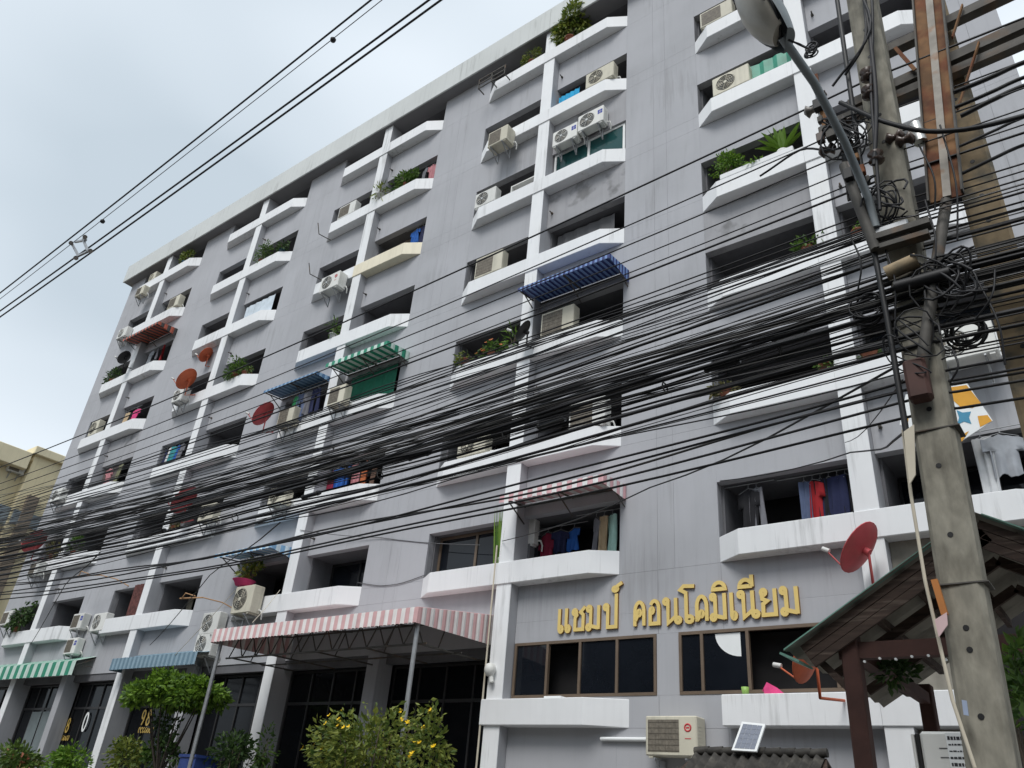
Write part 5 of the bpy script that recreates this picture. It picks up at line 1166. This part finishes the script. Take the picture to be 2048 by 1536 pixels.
# power lines high above the street
def span(label, uv0, uv1, y, r, group, m_='cable', ext=(-16, 14), name='power_line', n=24, sag=0.0008):
    a = at(*uv0, y); b = at(*uv1, y); sl = (b.z-a.z)/(b.x-a.x); pts = []
    for q in range(n+1):
        x = (a.x+ext[0]) + (b.x + ext[1] - a.x - ext[0])*q/n; pts.append((x, y, a.z + sl*(x-a.x) + sag*(x-a.x)*(x-b.x)))
    return tag(MB().tube(pts, r, 6).build(name, M[m_]), label, 'power line', group)
HV = 'black high power line strung above the roofline in open sky'
span(HV, (0,586), (742,0), -7.8, 0.020, 'power lines in the sky')
span(HV, (0,622), (858,0), -7.5, 0.022, 'power lines in the sky'); span(HV, (0,634), (882,0), -7.55, 0.022, 'power lines in the sky'); span('thin grey messenger wire strung beside the power lines in the sky', (0,598), (764,0), -7.7, 0.009, None, 'cablegrey', name='messenger_wire')
sp = at(148, 492, -7.6); r_ = thing('line_spacer', 'grey spacer clamp holding the power lines apart in the sky', 'spacer', at(160,495,-7.6)); inv = Matrix.Translation(-r_.location)
for pa, pb in (((143,486),(157,512)),((166,478),(176,503)),((150,484),(172,480)),((148,516),(182,500))):
    o = MB().bar(at(*pa,-7.6), at(*pb,-7.6), 0.05, 0.05).build('bar', M['steel']); o.parent = r_; o.matrix_parent_inverse = inv
for c_ in ((142,486),(170,474),(152,516),(181,502)):
    o = MB().tube([at(*c_,-7.68), at(*c_,-7.5)], 0.06, 8).build('clamp', M['ceramicgrey']); o.parent = r_; o.matrix_parent_inverse = inv
for u, v in ((205,443),(666,80)): tag(MB().lathe([(0,-0.05),(0.05,-0.03),(0.06,0.02),(0.02,0.07),(0,0.08)], 10, at(u, v, -7.7)).build('wire_clip', M['black']), 'small dark clip on messenger wire ' + ('beside the spacer clamp' if u < 300 else 'far from the spacer clamp'), 'clip')
# service drops from the bundle to the walls and poles
def drop(label, pts, r=0.008, m_='cable', group=None, cat='cable'):
    P3 = [at(u, v, y) for u, v, y in pts]; out = []
    Q = [2*P3[0]-P3[1]] + P3 + [2*P3[-1]-P3[-2]]
    for q in range(1, len(Q)-2):
        for t in (0, 0.2, 0.4, 0.6, 0.8):
            a, b, c2_, d2_ = Q[q-1], Q[q], Q[q+1], Q[q+2]; t2, t3 = t*t, t*t*t
            c_ = 0.5*((2*b) + (c2_-a)*t + (2*a-5*b+4*c2_-d2_)*t2 + (3*b-a-3*c2_+d2_)*t3); c_.z -= 0.012*math.sin(math.pi*t)*(c2_-b).length; out.append(c_)
    out.append(P3[-1]); return tag(MB().tube(out, r, 5).build('service_cable', M[m_]), label, cat, group)
drop('straight service cable crossing from the pole down to fourth pillar', [(1812,722,-7.95),(1300,975,-4.0),(1005,1082,0.0)], 0.010)
drop('service cable from pole to laundry balcony wall beside the gold sign', [(1812,862,-7.95),(1700,905,-3.5),(1440,962,0.3)], 0.010)
drop('thin cable from pole to fifth pillar', [(1805,760,-7.95),(1690,885,-0.02)], 0.006)
drop('thin wire along pier wall to third pillar ledge', [(960,1090,0.28),(760,1075,0.28),(600,1060,0.0)], 0.010, 'cablegrey')
drop('thin double wire along the pier below third balcony ledge', [(850,1150,0.29),(780,1170,0.29),(715,1165,0.29)], 0.010, 'cablegrey')
drop('stray cable climbing past the blue awning to a bundle cable', [(300,1290,-1.5),(420,1150,-5.0),(560,1045,-7.8)], 0.009)
drop('stray cable from the green awning up to bundle', [(60,1290,-0.6),(130,1170,-5.0),(200,1105,-7.8)], 0.010)
drop('white wire hanging from balcony ledge to the pink awning', [(350,1310,-0.4),(480,1170,-0.3)], 0.008, 'rope')
drop('white wire stretched between ledge and pink striped awning top', [(505,1245,-1.9),(560,1180,-0.02)], 0.008, 'rope')
drop('black cable looping around the tops of the poles', [(1520,352,-7.8),(1600,300,-7.9),(1660,300,-7.95),(1720,285,-8.0)], 0.010)
drop('curved black jumper between the lamp arm and tan pole', [(1680,205,-8.0),(1790,250,-8.05),(1900,262,-8.0),(2048,232,-7.9),(2200,190,-7.8)], 0.020)
drop('black jumper wire below the lamp arm', [(1690,150,-8.0),(1730,80,-8.05),(1728,0,-8.0)], 0.012)
drop('second black jumper wire up the grey pole', [(1665,172,-8.0),(1740,60,-8.06),(1715,-30,-8.0)], 0.012)
drop('twisted black riser cable up the grey pole', [(1748,330,-8.05),(1752,200,-8.06),(1738,60,-8.03),(1722,-40,-8.0)], 0.018)
drop('black riser cable beside the twisted one', [(1760,420,-8.04),(1742,180,-8.05),(1745,60,-8.03),(1742,-40,-8.0)], 0.014)
for n_, (va, vb, rr) in enumerate(((135,190,0.02),(165,225,0.016),(245,260,0.012),(300,330,0.014),(182,232,0.02))):
    drop('black cable leaving the pole pair away from the lamp', [(1905+n_*4, va+50, -7.8), (1980, va+20, -7.8), (2060, va-15, -7.75), (2300, va-90, -7.7)], rr, group='cables leaving the pole pair')
for n_, (u, v, u2, v2) in enumerate(((1850,400,1865,560),(1905,700,1900,765),(1990,540,1950,640),(1760,470,1790,640),(1955,560,2010,730),(1880,250,1915,480),(1838,290,1870,420),(1700,470,1716,580))):
    drop('short loose black wire dangling between bundle and poles', [(u,v,-7.95),((u+u2)/2+14,(v+v2)/2,-8.0),(u2,v2,-7.95)], 0.007, group='dangling wires at the poles')

# ------------------------------------------------------------------ wooden pavilion
pv = thing('wooden_pavilion', 'dark wooden pavilion with gabled sheet roof beside the concrete pole', 'pavilion', (11.3, -4.5, 0)); inv = Matrix.Translation(-pv.location)
def vp(mb, nm, m_): o = mb.build(nm, m_); o.parent = pv; o.matrix_parent_inverse = inv; return o
yf, yb = -5.5, -2.4; eL = at(1612,1300,yf); ap = at(1955,1052,yf); eR = Vector((2*ap.x-eL.x, yf, eL.z)); 
def roofside(e_, sgn):
    n = 9
    for q in range(n):
        ya = yf-0.10 + (yb-yf+0.2)*q/n; y1 = yf-0.10 + (yb-yf+0.2)*(q+1)/n; ym = (ya+y1)/2; ex = e_.x - sgn*0.18; ez = e_.z - 0.12
        mb = MB(); mb.add([(ex,ya,ez+0.10),(ex,ym,ez+0.13),(ex,y1,ez+0.10),(ap.x,y1,ap.z+0.10),(ap.x,ym,ap.z+0.13),(ap.x,ya,ap.z+0.10)], [(0,1,4,5),(1,2,3,4)]); vp(mb, 'roof_sheet', M['sheetgrey'])
    b0 = Vector((e_.x, yf, e_.z)); b1 = Vector((ap.x, yf, ap.z)); d_ = (b1-b0).normalized(); up = Vector((-d_.z,0,d_.x)) if d_.x > 0 else Vector((d_.z,0,-d_.x))
    for q in range(3):
        o0 = up*(-0.045 + q*-0.075 + 0.06); vp(MB().bar(b0+o0-d_*0.02, b1+o0, 0.035+0.01*(q==0), 0.070), 'barge_board', M['wood'])
    vp(MB().bar(b0+up*0.10-d_*0.16+Vector((0,-0.02,0)), b1+up*0.10+Vector((0,-0.02,0)), 0.06, 0.015), 'edge_flashing', M['sheetgreen'])
    for q in range(4):
        t = (q+0.4)/4; c_ = b0.lerp(b1, t) + up*0.03; vp(MB().bar((c_.x,yf+0.05,c_.z), (c_.x,yb,c_.z), 0.05, 0.08), 'purlin', M['wood'])
    for yy in (yf+0.9, yf+1.9): vp(MB().bar((b0.x,yy,b0.z-0.05), (b1.x,yy,b1.z-0.05), 0.05, 0.09), 'rafter', M['wood'])
roofside(eL, 1); roofside(eR, -1)
vp(MB().slab([(eL.x-0.20,yf-0.12,eL.z-0.03),(eL.x-0.03,yf-0.12,eL.z-0.11),(eL.x-0.03,yf+0.25,eL.z-0.11),(eL.x-0.20,yf+0.25,eL.z-0.03)], 0.02), 'gutter', M['sheetgreen'])
px = at(1715,1400,yf+0.1).x
for xx in (px, 2*ap.x-px):
    for yy in (yf+0.1, yb-0.2): vp(MB().bbox(xx-0.075,xx+0.075,yy-0.075,yy+0.075,0,3.42,0.012), 'post', M['redwood'])
vp(MB().box(px-0.1, 2*ap.x-px+0.1, yf+0.05, yf+0.15, 3.16, 3.30), 'tie_beam', M['redwood']); vp(MB().box(px-0.05,px+0.05,yf+0.2,yb-0.3,3.2,3.32), 'tie_beam', M['redwood'])
vp(MB().bar((px,yf+0.1,2.85), (px-0.34,yf+0.1,3.22), 0.05, 0.06), 'knee_brace', M['wood'])
rng = random.Random(3)
for q in range(11): vp(MB().disc((px+0.12+q*0.13, yf+0.04, 3.14+rng.uniform(-0.03,0.04)), (0,-1,0), 0.011, 0.02, 8), 'fairy_bulb', M['paper'])
p0 = at(1790,1345,-4.6); 
plant('dark hanging plant under the pavilion beam', (p0.x, -4.6, p0.z), (0.22,0.20,0.18), 130, 0.11, 'leafdark', potz=p0.z-0.1, stems=3, name='hanging_plant')
# white cabinet with a notice, standing by the pole
ca = at(1822,1462,-6.3); cb = at(1945,1468,-6.3); cab = thing('white_cabinet', 'white metal cabinet with a paper notice beside the concrete pole', 'cabinet', ((ca.x+cb.x)/2, -6.0, 0)); inv2 = Matrix.Translation(-cab.location)
def cp(mb, nm, m_): o = mb.build(nm, m_); o.parent = cab; o.matrix_parent_inverse = inv2; return o
zc = ca.z; cp(MB().bbox(ca.x+0.05, cb.x+0.1, -6.3, -5.7, 0, zc, 0.02), 'body', M['acwhite']); cp(MB().bbox(ca.x-0.005, ca.x+0.015, -6.31, -5.7, 0, zc-0.02, 0.004), 'door_edge', M['acwhite']); cp(MB().box(ca.x+0.018, ca.x+0.046, -6.29, -5.7, 0, zc-0.02), 'door_gap', M['black'])
for z_ in (0.11, 0.17): cp(MB().box(ca.x+0.17, ca.x+0.27, -6.304, -6.30, zc-z_-0.006, zc-z_), 'handle_slot', M['cablegrey'])
cp(MB().box(cb.x-0.175, cb.x-0.005, -6.306, -6.302, zc-0.24, zc-0.012), 'notice', M['paper'])
for r0, (n_, h_) in enumerate(((6,0.026),(5,0.012),(7,0.010),(4,0.016),(7,0.022))):
    zz_ = zc - 0.045 - r0*0.043; x = cb.x-0.165
    for q in range(n_):
        w_ = rng.uniform(0.010,0.022); cp(MB().box(x, x+w_, -6.3085, -6.3065, zz_-h_/2, zz_+h_/2*rng.uniform(0.3,1)), 'ink_mark', M['ink']); x += w_ + 0.005

# ------------------------------------------------------------------ low tiled roof with a solar panel
tr_ = thing('tiled_roof_shelter', 'low shelter with dark wavy tiled roof in front of grey wall', 'shelter', (7.9, -2.6, 0)); inv3 = Matrix.Translation(-tr_.location)
def tp(mb, nm, m_): o = mb.build(nm, m_); o.parent = tr_; o.matrix_parent_inverse = inv3; return o
zr = 2.70; xa, xb = 7.05, 8.80; nt = 13; slope = 0.75
for row in range(3):
    for q in range(nt+ row):
        w_ = (xb-xa)/nt; x0 = xa - 0.10*row*1.4 + w_*q; mb = MB(); vs = []
        y0_, y1_ = -2.2 - row*0.32, -2.2 - (row+1)*0.32 - 0.05; z0_, z1_ = zr - slope*row*0.32 + 0.0, zr - slope*((row+1)*0.32+0.05) + 0.03
        for yy, zz_ in ((y0_, z0_), (y1_, z1_), (y1_, z1_-0.025)):
            for s_ in range(6): t = s_/5; vs.append((x0 + w_*t, yy, zz_ + 0.035*math.sin(math.pi*2*t)))
        fs = [(6*r_+c_, 6*r_+c_+1, 6*r_+c_+7, 6*r_+c_+6) for r_ in range(2) for c_ in range(5)]; mb.add(vs, fs, True); tp(mb, 'roof_tile', M['tile'])
for q in range(9):
    x0 = xa + (xb-xa)*q/9; tp(MB().tube([(x0, -2.2, zr+0.01), (x0+(xb-xa)/9+0.02, -2.2, zr+0.025)], 0.055, 8), 'ridge_tile', M['tile'])
tp(MB().slab([(xa,-2.2,zr-0.04),(xa-0.4,-3.2,zr-0.76),(xb+0.3,-3.2,zr-0.76),(xb,-2.2,zr-0.04)], 0.03), 'roof_board', M['wood']); tp(MB().slab([(xb,-2.19,zr-0.04),(xb+0.1,-1.2,zr-0.76),(xa-0.1,-1.2,zr-0.76),(xa,-2.19,zr-0.04)], 0.03), 'roof_board', M['wood'])
for xx in (xa+0.1, xb-0.1):
    for yy in (-3.0, -1.4): tp(MB().box(xx-0.05,xx+0.05,yy-0.05,yy+0.05,0,2.15), 'post', M['wood'])
sa = at(1463,1500,-2.35); sb = at(1513,1503,-2.35); sc_ = at(1531,1448,-2.15); sd2 = at(1484,1443,-2.15)
so = thing('solar_panel', 'small tilted solar panel with white frame on the dark tiled roof', 'solar panel', (sa+sb)/2); inv4 = Matrix.Translation(-so.location)
def spp(mb, nm, m_): o = mb.build(nm, m_); o.parent = so; o.matrix_parent_inverse = inv4; return o
spp(MB().slab([sa, sb, sc_, sd2], 0.025), 'frame', M['paper']); nn = (sb-sa).cross(sd2-sa).normalized()
def q2(s_, t): return sa.lerp(sb, s_).lerp(sd2.lerp(sc_, s_), t) + nn*0.003
for a_ in range(4):
    for b_ in range(5):
        s0, s1, t0, t1 = 0.09+a_*0.205, 0.09+a_*0.205+0.195, 0.07+b_*0.172, 0.07+b_*0.172+0.164; spp(MB().add([q2(s0,t0), q2(s1,t0), q2(s1,t1), q2(s0,t1)], [(0,1,2,3)]), 'cell', M['cell'])
spp(MB().bar((sa+sb)/2 + Vector((0,0.05,0.05)), (sa+sb)/2 + Vector((0,0.12,-0.12)), 0.03), 'stand', M['black'])

# ------------------------------------------------------------------ shophouses added across the street, unseen behind the camera, to darken shop-glass reflections
for q, (x, h, w, c, cn) in enumerate(((-33,9.0,8.5,(0.20,0.19,0.17),'beige'),(-24,10.5,8.5,(0.14,0.15,0.15),'grey'),(-15,8.5,8.5,(0.19,0.16,0.13),'tan'),(-6,11.0,8.5,(0.13,0.14,0.16),'blue grey'),(3,8.5,8.5,(0.17,0.17,0.155),'olive'),(12,10.0,8.5,(0.19,0.14,0.12),'rust brown'),(21,9.0,8.5,(0.15,0.15,0.14),'dark grey'))):
    b = thing('shophouse', f'{cn} shophouse added unseen across the street from the apartment block', 'building', (x, -26, 0), 0, 'unseen shophouses added across the street'); wm = mat('shophouse_'+cn.replace(' ','_'), c, 0.9, var=0.1)
    MB().box(-w/2, w/2, -5, 5, 0, h).build('wall', wm, b); MB().box(-w/2-0.1, w/2+0.1, -5.1, 5.3, h, h+0.35).build('roof', M['soffit'], b)
    for fl in range(int(h//3.2)):
        for i_ in range(3):
            f = MB().box(-w/2+0.7+i_*2.5, -w/2+2.7+i_*2.5, 5.0, 5.06, 0.5+fl*3.1, 2.5+fl*3.1).build('window', M['darkframe'], b); MB().box(-w/2+0.8+i_*2.5, -w/2+2.6+i_*2.5, 5.062, 5.07, 0.6+fl*3.1, 2.4+fl*3.1).build('pane', M['glass'], f)
